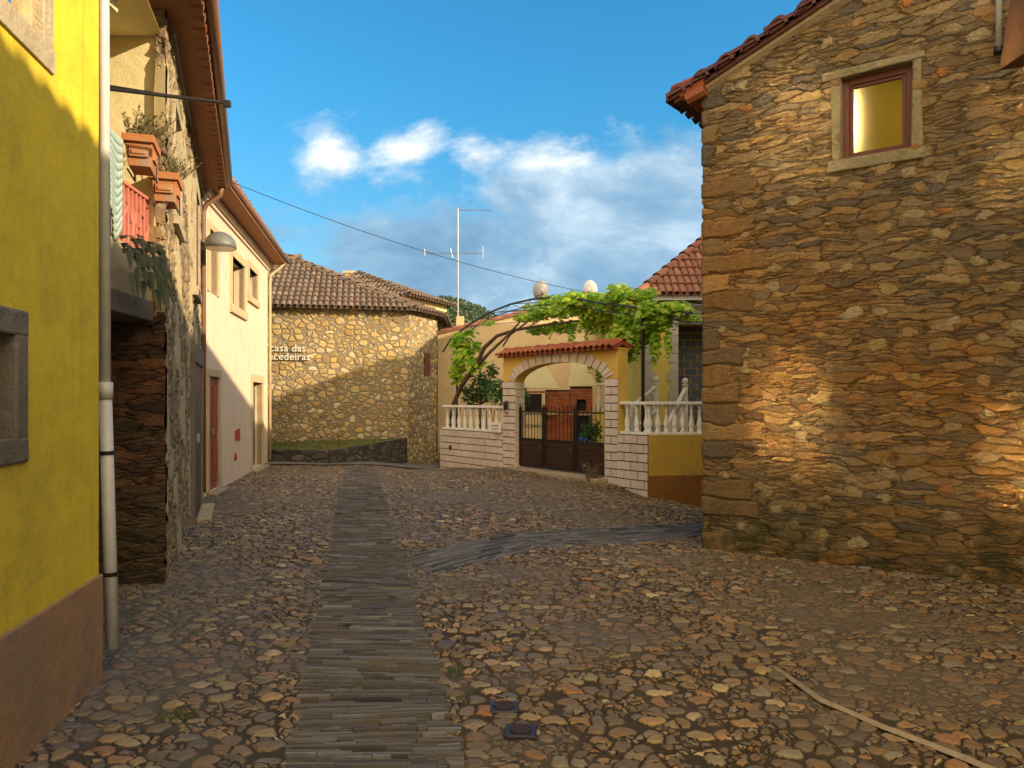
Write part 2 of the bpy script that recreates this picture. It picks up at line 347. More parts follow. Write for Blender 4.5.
# --- round rubble in mortar (museum)
def rubble(name, mortar, pal, sc=(4.5, 6.0), disp=.03, fill=.05, plast=None, op='SUBTRACT'):
    m, t = newmat(name); m.displacement_method = 'BOTH'; c = t.coord(); x, y, z = t.sep(c)
    s_ = t.m(op, x, y); p = t.comb(s_, z, 0)
    wob = t.vm('SUBTRACT', t.noise(p, 3, 4, .6, 'Color'), (.5, .5, .5))
    pw = t.vm('ADD', p, t.vm('MULTIPLY', wob, (.16, .14, 0)))
    q = t.vm('MULTIPLY', pw, (sc[0], sc[1], 1)); f = t.vor(q, 1, dims='2D'); e = t.vor(q, 1, 'DISTANCE_TO_EDGE', dims='2D')[0]
    cc = t.sep(f['Color'])
    q2 = t.vm('MULTIPLY', pw, (sc[0]*1.9, sc[1]*1.9, 1)); f2 = t.vor(q2, 1, dims='2D'); e2 = t.vor(q2, 1, 'DISTANCE_TO_EDGE', dims='2D')[0]; cs = t.sep(f2['Color'])
    big = t.m('GREATER_THAN', cc[2], .3)
    dw = t.m('MULTIPLY', t.m('SUBTRACT', t.noise(p, 9, 4, .6), .5), .16)
    hb_ = t.m('MINIMUM', t.m('SUBTRACT', e, fill), t.m('MULTIPLY', t.m('SUBTRACT', .60, t.m('ADD', f['Distance'], dw)), .7)); hs2 = t.m('MINIMUM', t.m('SUBTRACT', t.m('MINIMUM', e2, e), fill), t.m('MULTIPLY', t.m('SUBTRACT', .56, t.m('ADD', f2['Distance'], dw)), .7))
    h = t.fmix(big, t.step(hs2, .0, .12), t.step(hb_, .0, .13)); ra = t.fmix(big, cs[0], cc[0]); rb = t.fmix(big, cs[1], cc[1])
    base = t.ramp(ra, pal)
    base = t.mix(t.m('MULTIPLY', t.noise(c, 20, 6, .8), .7), base, t.mix(1, base, (.5, .45, .4), 'MULTIPLY'))
    mc = t.mix(t.noise(c, 12, 5, .7), tuple(k*.6 for k in mortar), mortar)
    base = t.mix(t.step(h, .35, .1), base, mc)
    tot = t.m('ADD', t.m('MULTIPLY', h, t.m('ADD', .5, t.m('MULTIPLY', rb, .6))), t.m('MULTIPLY', t.noise(c, 25, 5, .75), .25))
    if plast:
        pm = t.step(t.noise(p, 1.1, 6, .65), plast, plast+.05); base = t.mix(pm, base, (.46, .37, .21)); tot = t.fmix(pm, tot, t.m('ADD', .8, t.m('MULTIPLY', t.noise(c, 30, 4), .1)))
    dn = t.n('ShaderNodeDisplacement'); dn.inputs['Scale'].default_value = disp; dn.inputs['Midlevel'].default_value = .5; t.link(tot, dn.inputs['Height'])
    t.out(base, .85, spec=.2, disp=dn.outputs[0])
rubble('museum_rubble', (.27, .225, .15), [(0, (.46, .32, .13)), (.2, (.56, .44, .22)), (.4, (.30, .20, .10)), (.6, (.58, .40, .14)), (.8, (.42, .32, .2)), (1, (.66, .56, .36))])
rubble('crumbling_wall', (.26, .20, .12), [(0, (.30, .22, .13)), (.3, (.2, .14, .08)), (.6, (.4, .28, .14)), (1, (.3, .24, .18))], sc=(5, 7), plast=.50)
rubble('bed_stone', (.06, .055, .045), [(0, (.12, .11, .10)), (.5, (.08, .075, .07)), (1, (.17, .15, .12))], sc=(3, 5), fill=.03, op='ADD')

m, t = newmat('bed_soil'); c = t.coord()
t.out(t.mix(t.noise(c, 6, 6, .7), (.10, .11, .03), (.16, .14, .06)), .95, t.bump(t.noise(c, 30, 5), .02))
m, t = newmat('earth'); c = t.coord()
t.out(t.mix(t.noise(c, .3, 6, .7), (.09, .085, .04), (.17, .13, .08)), .95, t.bump(t.noise(c, 8, 5), .05))
m, t = newmat('asphalt'); c = t.coord()
t.out(t.mix(t.noise(c, 3, 6, .7), (.10, .095, .10), (.17, .155, .15)), .9, t.bump(t.noise(c, 80, 4), .006))

# ------------------------------------------------------------ mesh helpers
WM = {}
def frame(ox, oy, dxx=1, dyy=0, oz=0):
    l = math.hypot(dxx, dyy); a, b = dxx/l, dyy/l
    return Matrix(((a, -b, 0, ox), (b, a, 0, oy), (0, 0, 1, oz), (0, 0, 0, 1)))
ID = Matrix.Identity(4)
def link(o, M=ID, parent=None):
    COL.objects.link(o); o.matrix_basis = M; WM[o.name] = M.copy()
    if parent is not None:
        o.parent = parent; o.matrix_parent_inverse = WM[parent.name].inverted()
    return o
def tag(o, label=None, cat=None, group=None, kind=None):
    if label: o['label'] = label
    if cat: o['category'] = cat
    if group: o['group'] = group
    if kind: o['kind'] = kind
    return o
def thing(name, label, cat, loc=(0, 0, 0), group=None):
    o = bpy.data.objects.new(name, None); o.empty_display_size = .2
    link(o, Matrix.Translation(loc)); return tag(o, label, cat, group)
class MB:
    def __init__(s): s.v = []; s.f = []; s.r = []; s.q = None
    def rv(s): return s.q if s.q is not None else random.random()
    def face(s, *pts):
        i = len(s.v); s.v += [tuple(p) for p in pts]; s.f.append(tuple(range(i, i+len(pts)))); s.r.append(s.rv())
    def add(s, vs, fs, r=None):
        i = len(s.v); s.v += [tuple(p) for p in vs]; r = s.rv() if r is None else r
        for f in fs: s.f.append(tuple(k+i for k in f)); s.r.append(r)
    def box(s, x0, x1, y0, y1, z0, z1, jit=0):
        vs = [(x, y, z) for z in (z0, z1) for x, y in ((x0, y0), (x1, y0), (x1, y1), (x0, y1))]
        if jit: vs = [tuple(q+random.uniform(-jit, jit) for q in p) for p in vs]
        s.add(vs, [(0, 3, 2, 1), (4, 5, 6, 7), (0, 1, 5, 4), (1, 2, 6, 5), (2, 3, 7, 6), (3, 0, 4, 7)]); return s
    def hexa(s, b4, t4): s.add(list(b4)+list(t4), [(0, 3, 2, 1), (4, 5, 6, 7), (0, 1, 5, 4), (1, 2, 6, 5), (2, 3, 7, 6), (3, 0, 4, 7)]); return s
    def prism(s, pts, z0, z1):          # xy polygon CCW
        n = len(pts); vs = [(p[0], p[1], z0) for p in pts]+[(p[0], p[1], z1 if not callable(z1) else z1(*p)) for p in pts]
        s.add(vs, [tuple(range(n))[::-1], tuple(range(n, 2*n))]+[(i, (i+1) % n, n+(i+1) % n, n+i) for i in range(n)]); return s
    def tube(s, pts, r, n=8, cap=True):
        pts = [Vector(p) for p in pts]; rs = r if isinstance(r, (list, tuple)) else [r]*len(pts); vs = []; fs = []
        up = Vector((.13, .27, 1)).normalized(); prev = None
        for i, p in enumerate(pts):
            d = (pts[min(i+1, len(pts)-1)]-pts[max(i-1, 0)]).normalized()
            if prev is None:
                a = d.cross(up if abs(d.dot(up)) < .9 else Vector((1, 0, 0))).normalized()
            else: a = (prev-d*prev.dot(d)).normalized()
            prev = a; b = d.cross(a)
            for k in range(n):
                t_ = 2*math.pi*k/n; vs.append(p+(a*math.cos(t_)+b*math.sin(t_))*rs[i])
        for i in range(len(pts)-1):
            for k in range(n): fs.append((i*n+k, i*n+(k+1) % n, (i+1)*n+(k+1) % n, (i+1)*n+k))
        if cap: fs.append(tuple(range(n))[::-1]); fs.append(tuple((len(pts)-1)*n+k for k in range(n)))
        s.add(vs, fs); return s
    def lathe(s, prof, cx=0, cy=0, cz=0, n=10, cap=True):
        vs = []; fs = []
        for r, z in prof:
            for k in range(n): a = 2*math.pi*k/n; vs.append((cx+r*math.cos(a), cy+r*math.sin(a), cz+z))
        m_ = len(prof)
        for i in range(m_-1):
            for k in range(n): fs.append((i*n+k, i*n+(k+1) % n, (i+1)*n+(k+1) % n, (i+1)*n+k))
        if cap: fs.append(tuple(range(n))[::-1]); fs.append(tuple((m_-1)*n+k for k in range(n)))
        s.add(vs, fs); return s
    def build(s, name, mat, parent=None, M=ID, smooth=False, bevel=0):
        me = bpy.data.meshes.new(name); me.from_pydata(s.v, [], s.f)
        at = me.attributes.new('rnd', 'FLOAT', 'FACE'); at.data.foreach_set('value', s.r)
        me.materials.append(MATS[mat]); me.validate(); me.update()
        if smooth: me.polygons.foreach_set('use_smooth', [True]*len(me.polygons))
        o = bpy.data.objects.new(name, me); link(o, M, parent)
        if bevel:
            b = o.modifiers.new('bevel', 'BEVEL'); b.width = bevel; b.segments = 2; b.limit_method = 'ANGLE'
        return o
def part(name, mat, parent, M, *boxes, **kw):
    b = MB(); b.q = kw.pop('q', None)
    for bx in boxes: b.box(*bx)
    return b.build(name, mat, parent, M, **kw)

def grid_wall(name, mat, parent, M, x0, x1, z0, z1, holes=(), step=.03, top=None, left=0, right=0, reveal=.2, smooth=True):
    """stone wall skin: plane y=0 facing -y, wrapped round both ends, welded dense grid. top(x) limits the height."""
    def brk(a, b, extra):
        ps = sorted({a, b, *[e for e in extra if a < e < b]}); out = []
        for p, q in zip(ps[:-1], ps[1:]):
            n = max(1, int(round((q-p)/step))); out += [p+(q-p)*i/n for i in range(n)]
        return out+[b]
    xs = brk(x0, x1, [h[0] for h in holes]+[h[1] for h in holes]); zs = brk(z0, z1, [h[2] for h in holes]+[h[3] for h in holes])
    cols = []                                    # (x, y) along the wrapped path
    nl = max(0, int(left/step)); nr = max(0, int(right/step))
    cols += [(x0, left*(nl-i)/nl) for i in range(nl)] if nl else []
    cols += [(x, 0) for x in xs]
    cols += [(x1, right*(i+1)/nr) for i in range(nr)] if nr else []
    nz = len(zs); vs = []; 
    for (x, y) in cols:
        tz = top(x) if top else z1
        for z in zs: vs.append((x, y, min(z, tz) if top is None else z0+(z-z0)*(tz-z0)/(z1-z0) if not holes else (z if z <= holes[0][3] else holes[0][3]+(z-holes[0][3])*(tz-holes[0][3])/(z1-holes[0][3]))))
    fs = []
    for i in range(len(cols)-1):
        for j in range(nz-1):
            cx = (cols[i][0]+cols[i+1][0])/2; cz = (zs[j]+zs[j+1])/2
            if cols[i][1] == 0 and cols[i+1][1] == 0 and any(h[0] < cx < h[1] and h[2] < cz < h[3] for h in holes): continue
            fs.append((i*nz+j, (i+1)*nz+j, (i+1)*nz+j+1, i*nz+j+1))
    me = bpy.data.meshes.new(name); me.from_pydata(vs, [], fs); me.materials.append(MATS[mat]); me.update()
    if smooth: me.polygons.foreach_set('use_smooth', [True]*len(me.polygons))
    o = bpy.data.objects.new(name, me); link(o, M, parent); return o

def wall(mb, x0, x1, z0, z1, holes=(), th=.25):
    """flat wall with real openings, front plane y=0, reveals to y=th"""
    xs = sorted({x0, x1, *[h[0] for h in holes], *[h[1] for h in holes]}); zs = sorted({z0, z1, *[h[2] for h in holes], *[h[3] for h in holes]})
    for a, b in zip(xs[:-1], xs[1:]):
        for c_, d_ in zip(zs[:-1], zs[1:]):
            if any(h[0] <= a and b <= h[1] and h[2] <= c_ and d_ <= h[3] for h in holes): continue
            mb.face((a, 0, c_), (b, 0, c_), (b, 0, d_), (a, 0, d_))
    for (a, b, c_, d_) in holes:
        mb.face((a, 0, c_), (a, 0, d_), (a, th, d_), (a, th, c_)); mb.face((b, 0, c_), (b, th, c_), (b, th, d_), (b, 0, d_))
        mb.face((a, 0, d_), (b, 0, d_), (b, th, d_), (a, th, d_)); mb.face((a, 0, c_), (a, th, c_), (b, th, c_), (b, 0, c_))

def tiles(mb, O, A, U, poly, pitch=.21, course=.40, r=.085, seed=1, channels=True):
    """barrel tiles on a roof plane. O origin, A unit along eave, U unit up slope, poly = [(a,b)...] in plane coordinates"""
    O = Vector(O); A = Vector(A).normalized(); U = Vector(U).normalized(); Nn = A.cross(U).normalized()
    if Nn.z < 0: Nn = -Nn
    rr = random.Random(seed)
    def span(a):
        bs = []
        n = len(poly)
        for i in range(n):
            (a0, b0), (a1, b1) = poly[i], poly[(i+1) % n]
            if (a0-a)*(a1-a) < 0: bs.append(b0+(b1-b0)*(a-a0)/(a1-a0))
        return (min(bs), max(bs)) if len(bs) >= 2 else None
    amin = min(p[0] for p in poly); amax = max(p[0] for p in poly)
    mb.q = .5
    pts = [O+A*a+U*b for a, b in poly]
    mb.face(*pts); mb.face(*[p-Nn*.05 for p in reversed(pts)])
    for i in range(len(pts)):
        p, q_ = pts[i], pts[(i+1) % len(pts)]; mb.face(p, p-Nn*.05, q_-Nn*.05, q_)
    ncol = int((amax-amin)/pitch)
    for kcol in range(ncol+1):
        a = amin+pitch*(kcol+.5)
        sp = span(a)
        if not sp or sp[1]-sp[0] < .12: continue
        b = sp[0]-.05; 
        while b < sp[1]-.03:
            e = min(b+course+.06, sp[1]+.02); mb.q = rr.random(); off = rr.uniform(-.008, .008); lift = rr.uniform(0, .01)
            vs = []; n = 6
            for (bb, rad, up) in ((b, r*1.08, .028+lift), (e, r*.88, .004)):
                for k in range(n+1):
                    th = math.pi*k/n; vs.append(O+A*(a+off+rad*math.cos(th))+U*bb+Nn*(up+rad*.85*math.sin(th)))
            for k in range(n+1):          # thickness at the mouth
                th = math.pi*k/n; vs.append(O+A*(a+off+(r*1.08-.018)*math.cos(th))+U*b+Nn*(.028+lift+(r*1.08-.018)*.85*math.sin(th)))
            fs = [(k, k+1, n+2+k, n+1+k) for k in range(n)]+[(2*n+2+k, 2*n+3+k, k+1, k) for k in range(n)]
            mb.add(vs, fs, mb.q)
            b += course
        if channels:                      # upturned channel mouth at the eave
            a2 = a+pitch/2
            sp = span(a2)
            if sp and sp[1]-sp[0] > .12:
                mb.q = rr.random(); vs = []; n = 5
                for bb in (sp[0]-.07, sp[0]+.3):
                    for k in range(n+1):
                        th = math.pi*k/n; vs.append(O+A*(a2+r*.8*math.cos(th))+U*bb+Nn*(.03-r*.6*math.sin(th)))
                mb.add(vs, [(k, k+1, n+2+k, n+1+k) for k in range(n)], mb.q)
    mb.q = None
def ridge(mb, p, q, r=.11, course=.4, seed=3):
    p = Vector(p); q = Vector(q); L = (q-p).length; D = (q-p)/L; Sd = D.cross(Vector((0, 0, 1))).normalized(); Nn = Sd.cross(D)
    rr = random.Random(seed); t0 = 0
    while t0 < L:
        e = min(t0+course+.05, L+.03); vs = []; n = 6
        for tt, rad, up in ((t0, r*1.1, .04), (e, r*.9, .015)):
            for k in range(n+1):
                th = math.pi*k/n; vs.append(p+D*tt+Sd*rad*math.cos(th)+Nn*(up+rad*.8*math.sin(th)-.02))
        mb.add(vs, [(k, k+1, n+2+k, n+1+k) for k in range(n)], rr.random()); t0 += course
def roof_face(mb, corners, seed=1, pitch=.21, **kw):
    """corners: eave0, eave1, then the upper corners in order; tiles the planar polygon"""
    P = [Vector(c) for c in corners]; A = (P[1]-P[0]).normalized()
    Nn = A.cross(P[2]-P[0]).normalized(); U = Nn.cross(A)
    if U.z < 0: U = -U
    tiles(mb, P[0], A, U, [((p-P[0]).dot(A), (p-P[0]).dot(U)) for p in P], pitch=pitch, seed=seed, **kw)

# ------------------------------------------------------------ ground height
CP = np.array([(0, 0, 0), (0, 4, 0), (-2.5, 4, 0), (-3, 7, 0), (3, 4, -.02), (2.2, 8.5, -.1), (4.6, 6.7, -.1), (3, 11, -.25), (3.5, 13.8, -.44), (4.5, 14.5, -.5), (2.6, 13.7, -.22),
               (1.84, 14.7, -.02), (.07, 17.0, .03), (-1.0, 18.4, -.12), (-1.9, 19.8, -.26), (-2.3, 22.5, -.4), (0, 8, 0), (-1, 12, 0), (0, 14, 0), (-5, 12, 0), (-4, 16, 0), (-6, 19, -.02), (-4, 19, -.05),
               (-4, 9, 0), (0, 11, -.02), (1.2, 12.5, -.06), (0, -5, 0), (-8, 0, 0), (8, 0, 0), (-3, 28, -.6), (-9, 20, 0)])
def zg(x, y):
    x = np.asarray(x, float); y = np.asarray(y, float); num = 0; den = 0
    for a, b, c_ in CP:
        w_ = 1/((x-a)**2+(y-b)**2+.35)**1.6; num = num+w_*c_; den = den+w_
    return num/den
def Z(x, y): return float(zg(x, y))
def gp(px, py):            # where a ray of the photograph meets level ground
    Y = EYE*FPX/(py-HOR); return ((px-512)/FPX*Y, Y)

# ground sheets
g = MB(); g.face((-600, -400, -.75), (600, -400, -.75), (600, 900, -.75), (-600, 900, -.75)); tag(g.build('ground', 'earth'), kind='structure')
def sp_range(a, b, s0, s1):
    out = [a]; 
    while out[-1] < b: out.append(out[-1]+s0+(s1-s0)*(out[-1]-a)/(b-a))
    return out
xs = np.array(list(np.arange(-14, -4.2, .12))+list(np.arange(-4.2, 4.9, .021))+list(np.arange(4.9, 9, .12)))
ys = np.array(list(np.arange(-6, 2.2, .12))+sp_range(2.2, 11, .015, .034)+sp_range(11, 23, .04, .09)+list(np.arange(23.2, 40, .5)))
X, Y = np.meshgrid(xs, ys, indexing='ij'); Zg = zg(X, Y)
SIDE_L = [gp(403, 556), gp(503, 533), gp(577, 524), gp(655, 513), (3.6, 11.8)]; SIDE_R = [gp(431, 574), gp(538, 549), gp(610, 539), gp(696, 528), (3.9, 11.0)]
def inside(poly):
    m_ = np.zeros(X.shape, bool)
    for (x1_, y1_), (x2_, y2_) in zip(poly, poly[1:]+poly[:1]):
        if y1_ == y2_: continue
        m_ ^= ((Y >= min(y1_, y2_)) & (Y < max(y1_, y2_)) & (X < x1_+(Y-y1_)*(x2_-x1_)/(y2_-y1_)))
    return m_
bed = inside([(-.85, 2.6), (-4.04, 18.2), (-3.34, 18.2), (-.05, 2.6)]) | inside(SIDE_L+SIDE_R[::-1])
Zg = Zg-.032*bed
nx, ny = X.shape
vv = np.stack([X, Y, Zg], -1).reshape(-1, 3).astype(np.float32)
ii, jj = np.meshgrid(np.arange(nx-1), np.arange(ny-1), indexing='ij')
q0 = (ii*ny+jj).ravel(); qf = np.stack([q0, q0+ny, q0+ny+1, q0+1], -1).astype(np.int32)
me = bpy.data.meshes.new('cobbled_street'); me.vertices.add(len(vv)); me.vertices.foreach_set('co', vv.ravel())
me.loops.add(qf.size); me.loops.foreach_set('vertex_index', qf.ravel()); me.polygons.add(len(qf))
me.polygons.foreach_set('loop_start', np.arange(0, qf.size, 4, dtype=np.int32)); me.polygons.foreach_set('use_smooth', np.ones(len(qf), bool))
me.materials.append(MATS['cobbles']); me.update(calc_edges=True)
st = bpy.data.objects.new('cobbled_street', me); link(st); tag(st, kind='structure')

# slate paths: rows of slabs on edge
def slabs(name, L, Rr, along=False, seed=3, tw=.020):
    """L, Rr: polylines of the two edges"""
    rr = random.Random(seed); b = MB()
    def at(line, t_):
        n = len(line)-1; k = min(int(t_*n), n-1); f = t_*n-k; p, q = line[k], line[k+1]; return (p[0]+(q[0]-p[0])*f, p[1]+(q[1]-p[1])*f)
    Ln = sum(math.dist(p, q) for p, q in zip(L[:-1], L[1:]))
    Wd = math.dist(L[0], Rr[0])
    if not along:
        t_ = 0
        while t_ < 1:
            th = rr.uniform(.6, 1.5)*tw; t2 = t_+th/Ln
            cuts = sorted([0, 1]+[rr.random() for _ in range(rr.choice([2, 3, 3, 4, 5]))])
            skew = rr.uniform(-.004, .004)
            for c0, c1 in zip(cuts[:-1], cuts[1:]):
                if c1-c0 < .04: continue
                e0 = c0-(rr.uniform(-.03, .03) if c0 == 0 else 0); e1 = c1+(rr.uniform(-.03, .03) if c1 == 1 else -.006/Wd)
                base = rr.uniform(-.014, .012)+(.010 if rr.random() < .2 else 0); top = []; bot = []
                gq = rr.uniform(.12, .45)*th/Ln
                sk = .018*math.sin(t_*37)+.014*math.sin(t_*91+1)
                for (cc_, tt) in ((e0, t_+sk*(e0-.5)/Ln*3), (e1, t_+sk*(e1-.5)/Ln*3), (e1, t2-gq+sk*(e1-.5)/Ln*3), (e0, t2-gq+sk*(e0-.5)/Ln*3)):
                    p = at(L, min(max(tt, 0), 1)); q = at(Rr, min(max(tt, 0), 1)); x_ = p[0]+(q[0]-p[0])*cc_; y_ = p[1]+(q[1]-p[1])*cc_+rr.uniform(-.006, .006)
                    z_ = Z(x_, y_); top.append((x_, y_, z_+base+rr.uniform(-.003, .003))); bot.append((x_, y_, z_-.04))
                b.q = rr.random() if rr.random() < .75 else .9; b.hexa(bot, top)
            t_ = t2
    else:
        n = int(Wd/tw)
        for k in range(n):
            t_ = rr.uniform(-.05, 0)
            while t_ < 1:
                t2 = t_+rr.uniform(.15, .5)/Ln; top = []; bot = []; base = .000+rr.uniform(-.004, .012)
                for (cc_, tt) in (((k+.08)/n, t_), ((k+.08)/n, t2-.008/Ln), ((k+.88)/n, t2-.008/Ln), ((k+.88)/n, t_)):
                    tt = min(max(tt, 0), 1); p = at(L, tt); q = at(Rr, tt); x_ = p[0]+(q[0]-p[0])*cc_; y_ = p[1]+(q[1]-p[1])*cc_
                    z_ = Z(x_, y_); top.append((x_, y_, z_+base+rr.uniform(-.003, .003))); bot.append((x_, y_, z_-.04))
                b.q = rr.random(); b.hexa(list(reversed(bot)), list(reversed(top))); t_ = t2
    return tag(b.build(name, 'slate_slab'), kind='structure')
def ln(p, q, n=8): return [(p[0]+(q[0]-p[0])*i/n, p[1]+(q[1]-p[1])*i/n) for i in range(n+1)]
slabs('slate_path', ln((-.86, 2.6), (-4.05, 18.2)), ln((-.04, 2.6), (-3.33, 18.2)))
slabs('side_path', SIDE_L, SIDE_R, along=True, seed=9, tw=.028)
# asphalt apron by the museum and gate threshold
def sheet(name, mat, pts, lift=.02, n=6):
    b = MB(); P = [Vector((x_, y_, 0)) for x_, y_ in pts]
    for i in range(n):
        for j in range(n):
            q = []
            for a, c_ in ((i, j), (i+1, j), (i+1, j+1), (i, j+1)):
                s_, t_ = a/n, c_/n; p = (P[0]*(1-s_)+P[1]*s_)*(1-t_)+(P[3]*(1-s_)+P[2]*s_)*t_; q.append((p.x, p.y, Z(p.x, p.y)+lift))
            b.face(*q)
    return tag(b.build(name, mat, smooth=True), kind='structure')
sheet('asphalt_lane', 'asphalt', [(-6.3, 18.3), (-2.05, 18.9), (-1.9, 24), (-7.5, 22)], .03, 12)
# pale cement seam in the cobbles
b = MB(); prev = None; pl = [(775, 668), (800, 684), (822, 700), (850, 712), (885, 727), (925, 742), (965, 757), (1000, 772), (1060, 800)]
cen = [Vector((*gp(*p), 0)) for p in pl]
for i, p in enumerate(cen):
    dd = (cen[min(i+1, len(cen)-1)]-cen[max(i-1, 0)]).normalized(); nn = Vector((-dd.y, dd.x, 0)); wd = (.004, .013, .015, .010, .013, .012, .016, .012, .014)[i]*1.5
    a = p+nn*wd; c_ = p-nn*wd; cur = [(a.x, a.y, Z(a.x, a.y)+.012), (p.x, p.y, Z(p.x, p.y)+.030), (c_.x, c_.y, Z(c_.x, c_.y)+.012)]
    if prev:
        b.face(prev[0], cur[0], cur[1], prev[1]); b.face(prev[1], cur[1], cur[2], prev[2])
    prev = cur
tag(b.build('cement_seam', 'cement', smooth=True), kind='structure')

# ------------------------------------------------------------ window and door helpers (local frame, wall plane y=0, outward -y)
def window(parent, M, x0, x1, z0, z1, sur=.12, smat='surround_stone', depth=.14, fmat='window_wood', gmat='glass', proud=.03, mull=1, sill=True, blind=False):
    b = MB(); p = -proud
    b.box(x0-sur, x0, p, .10, z0, z1); b.box(x1, x1+sur, p, .10, z0, z1); b.box(x0-sur, x1+sur, p-.002, .10, z1, z1+sur)
    fr = b.build('window_surround', smat, parent, M, bevel=.006)
    if sill: part('sill', smat, fr, M, (x0-sur-.02, x1+sur+.02, p-.03, .12, z0-sur, z0), bevel=.006)
    f = MB(); w_ = .05
    f.box(x0, x0+w_, depth, depth+.05, z0, z1); f.box(x1-w_, x1, depth, depth+.05, z0, z1); f.box(x0+w_, x1-w_, depth, depth+.05, z0, z0+w_); f.box(x0+w_, x1-w_, depth, depth+.05, z1-w_, z1)
    for k in range(mull):
        xm = x0+(x1-x0)*(k+1)/(mull+1); f.box(xm-.025, xm+.025, depth-.004, depth+.046, z0+w_, z1-w_)
    fo = f.build('window', fmat, parent, M)
    part('pane', 'blind_grey' if blind else gmat, fo, M, (x0+w_-.01, x1-w_+.01, depth+.02, depth+.03, z0+w_-.01, z1-w_+.01))
def door(parent, M, x0, x1, z0, z1, sur=.14, smat='surround_stone', dmat='dark_door', depth=.16, label=None, step=True, zs=0):
    b = MB(); b.box(x0-sur, x0, -.03, .12, z0, z1); b.box(x1, x1+sur, -.03, .12, z0, z1); b.box(x0-sur, x1+sur, -.034, .12, z1, z1+sur*1.1)
    b.build('door_surround', smat, parent, M, bevel=.006)
    d_ = MB(); d_.box(x0, x1, depth, depth+.05, z0, z1)
    n = 2
    for i in range(n):
        for (a, c_) in ((.08, .42), (.5, .92)):
            xa = x0+(x1-x0)*(i+.12)/n; xb = x0+(x1-x0)*(i+.88)/n; d_.box(xa, xb, depth-.02, depth, z0+(z1-z0)*a, z0+(z1-z0)*c_)
    do = d_.build('door', dmat, parent, M, bevel=.004)
    part('handle', 'galvanised', do, M, ((x0+x1)/2-.05, (x0+x1)/2-.02, depth-.06, depth-.021, z0+.95, z0+1.07))
    if step: part('door_step', 'light_stone', parent, M, (x0-.05, x1+.05, -.17, .158, z0-.25, z0-.002), bevel=.012)

# ------------------------------------------------------------ LEFT: yellow house
LD = (-.18, 1.0)
YM = frame(-2.38+.18*7.4, 4.4-7.4, *LD)           # origin 7.4/cos m before the corner, x runs away from the camera
k = math.hypot(*LD); YE = 7.28*k                   # x of the corner
def yx(y): return (y+3.0)*k
yh = thing('yellow_house', 'bright yellow plastered house with brown plinth, right beside the viewer on the left', 'house', (-2.6, 3, 0))
b = MB(); lw = (yx(2.62), yx(3.29), 1.42, 1.89); uw = (yx(2.62), yx(3.58), 3.3, 4.6)
uppers = [uw, (yx(2.62), yx(3.58), 6.3, 7.6), (yx(.1), yx(1.1), 3.5, 4.7), (yx(.1), yx(1.1), 6.3, 7.6)]
wall(b, 0, YE, .6, 8.2, [lw]+uppers, .3); b.face((YE, 0, .6), (YE, 5, .6), (YE, 5, 8.2), (YE, 0, 8.2)); b.face((0, 0, 0), (0, 0, 8.2), (0, 5, 8.2), (0, 5, 0)); b.face((0, 5, 0), (YE, 5, 0), (YE, 5, 8.2), (0, 5, 8.2))
b.build('wall', 'yellow_plaster', yh, YM)
part('plinth', 'plinth_plaster', yh, YM, (-.01, YE+.012, -.02, 5, -.3, .6), bevel=.006)
x0, x1, z0, z1 = lw; b = MB(); s_ = .105
b.box(x0-s_, x0+.01, -.014, .2, z0, z1); b.box(x1-.01, x1+s_, -.014, .2, z0, z1); b.box(x0-s_, x1+s_, -.016, .2, z1-.01, z1+s_); b.box(x0-s_, x1+s_, -.016, .2, z0-s_, z0+.01)
fr = b.build('window_surround', 'grey_stone', yh, YM, bevel=.012)
f = MB(); f.box(x0, x1, .2, .23, z0, z1); f.build('shutter', 'dark_door', fr, YM)
for q in uppers:
    window(yh, YM, q[0], q[1]-.03, q[2], q[3], sur=.11, smat='light_stone', depth=.04, gmat='pane_glass', mull=1, fmat='surround_stone', proud=.012, sill=False)
    part('sill', 'light_stone', yh, YM, (q[0]-.1, q[1]+.085, -.016, .1, q[2]-.12, q[2]), bevel=.006)
b = MB(); roof_face(b, [YM@Vector((-.3, -.5, 8.1)), YM@Vector((YE+.15, -.5, 8.1)), YM@Vector((YE+.15, 5, 9.7)), YM@Vector((-.3, 5, 9.7))]); b.build('roof', 'roof_tile_old', yh)
b = MB()                                          # drainpipe down the far corner
b.tube([(-2.43, 4.46, 8.1), (-2.43, 4.46, 4.1), (-2.42, 4.46, 1.62)], .032, 12)
dp = b.build('drainpipe', 'zinc_pipe', yh, smooth=True)
b = MB(); b.tube([(-2.42, 4.46, 1.70), (-2.42, 4.46, 1.60)], .043, 12); b.tube([(-2.42, 4.46, 1.62), (-2.375, 4.46, .12)], .037, 12); b.build('drainpipe', 'white_pipe', yh, smooth=True)
for zz, xx in ((1.28, -2.41), (.56, -2.388)):
    b = MB(); b.tube([(xx, 4.46, zz-.012), (xx, 4.46, zz+.012)], .041, 12); b.tube([(xx, 4.46, zz), (xx-.03, 4.27, zz)], .008, 5); b.build('pipe_clip', 'black_iron', yh)

# ------------------------------------------------------------ LEFT: old house with balcony
BD = (-.36, 1.0); BM = frame(-3.0, 6.5, *BD); kb = math.hypot(*BD)
bh = thing('balcony_house', 'old stone and crumbling plaster house with a balcony and overhanging eave', 'house', (-3.4, 8, 0))
def bx(y): return (y-6.5)*kb
BL = bx(12.15)
w1 = (bx(7.15), bx(7.82), 3.35, 4.4); w2 = (bx(10.0), bx(10.8), 3.1, 4.4); d1 = (bx(9.65), bx(11.4), .02, 2.08)
gw = grid_wall('wall', 'crumbling_wall', bh, BM, 0, BL, -.2, 5.0, [w1], step=.05, left=0)
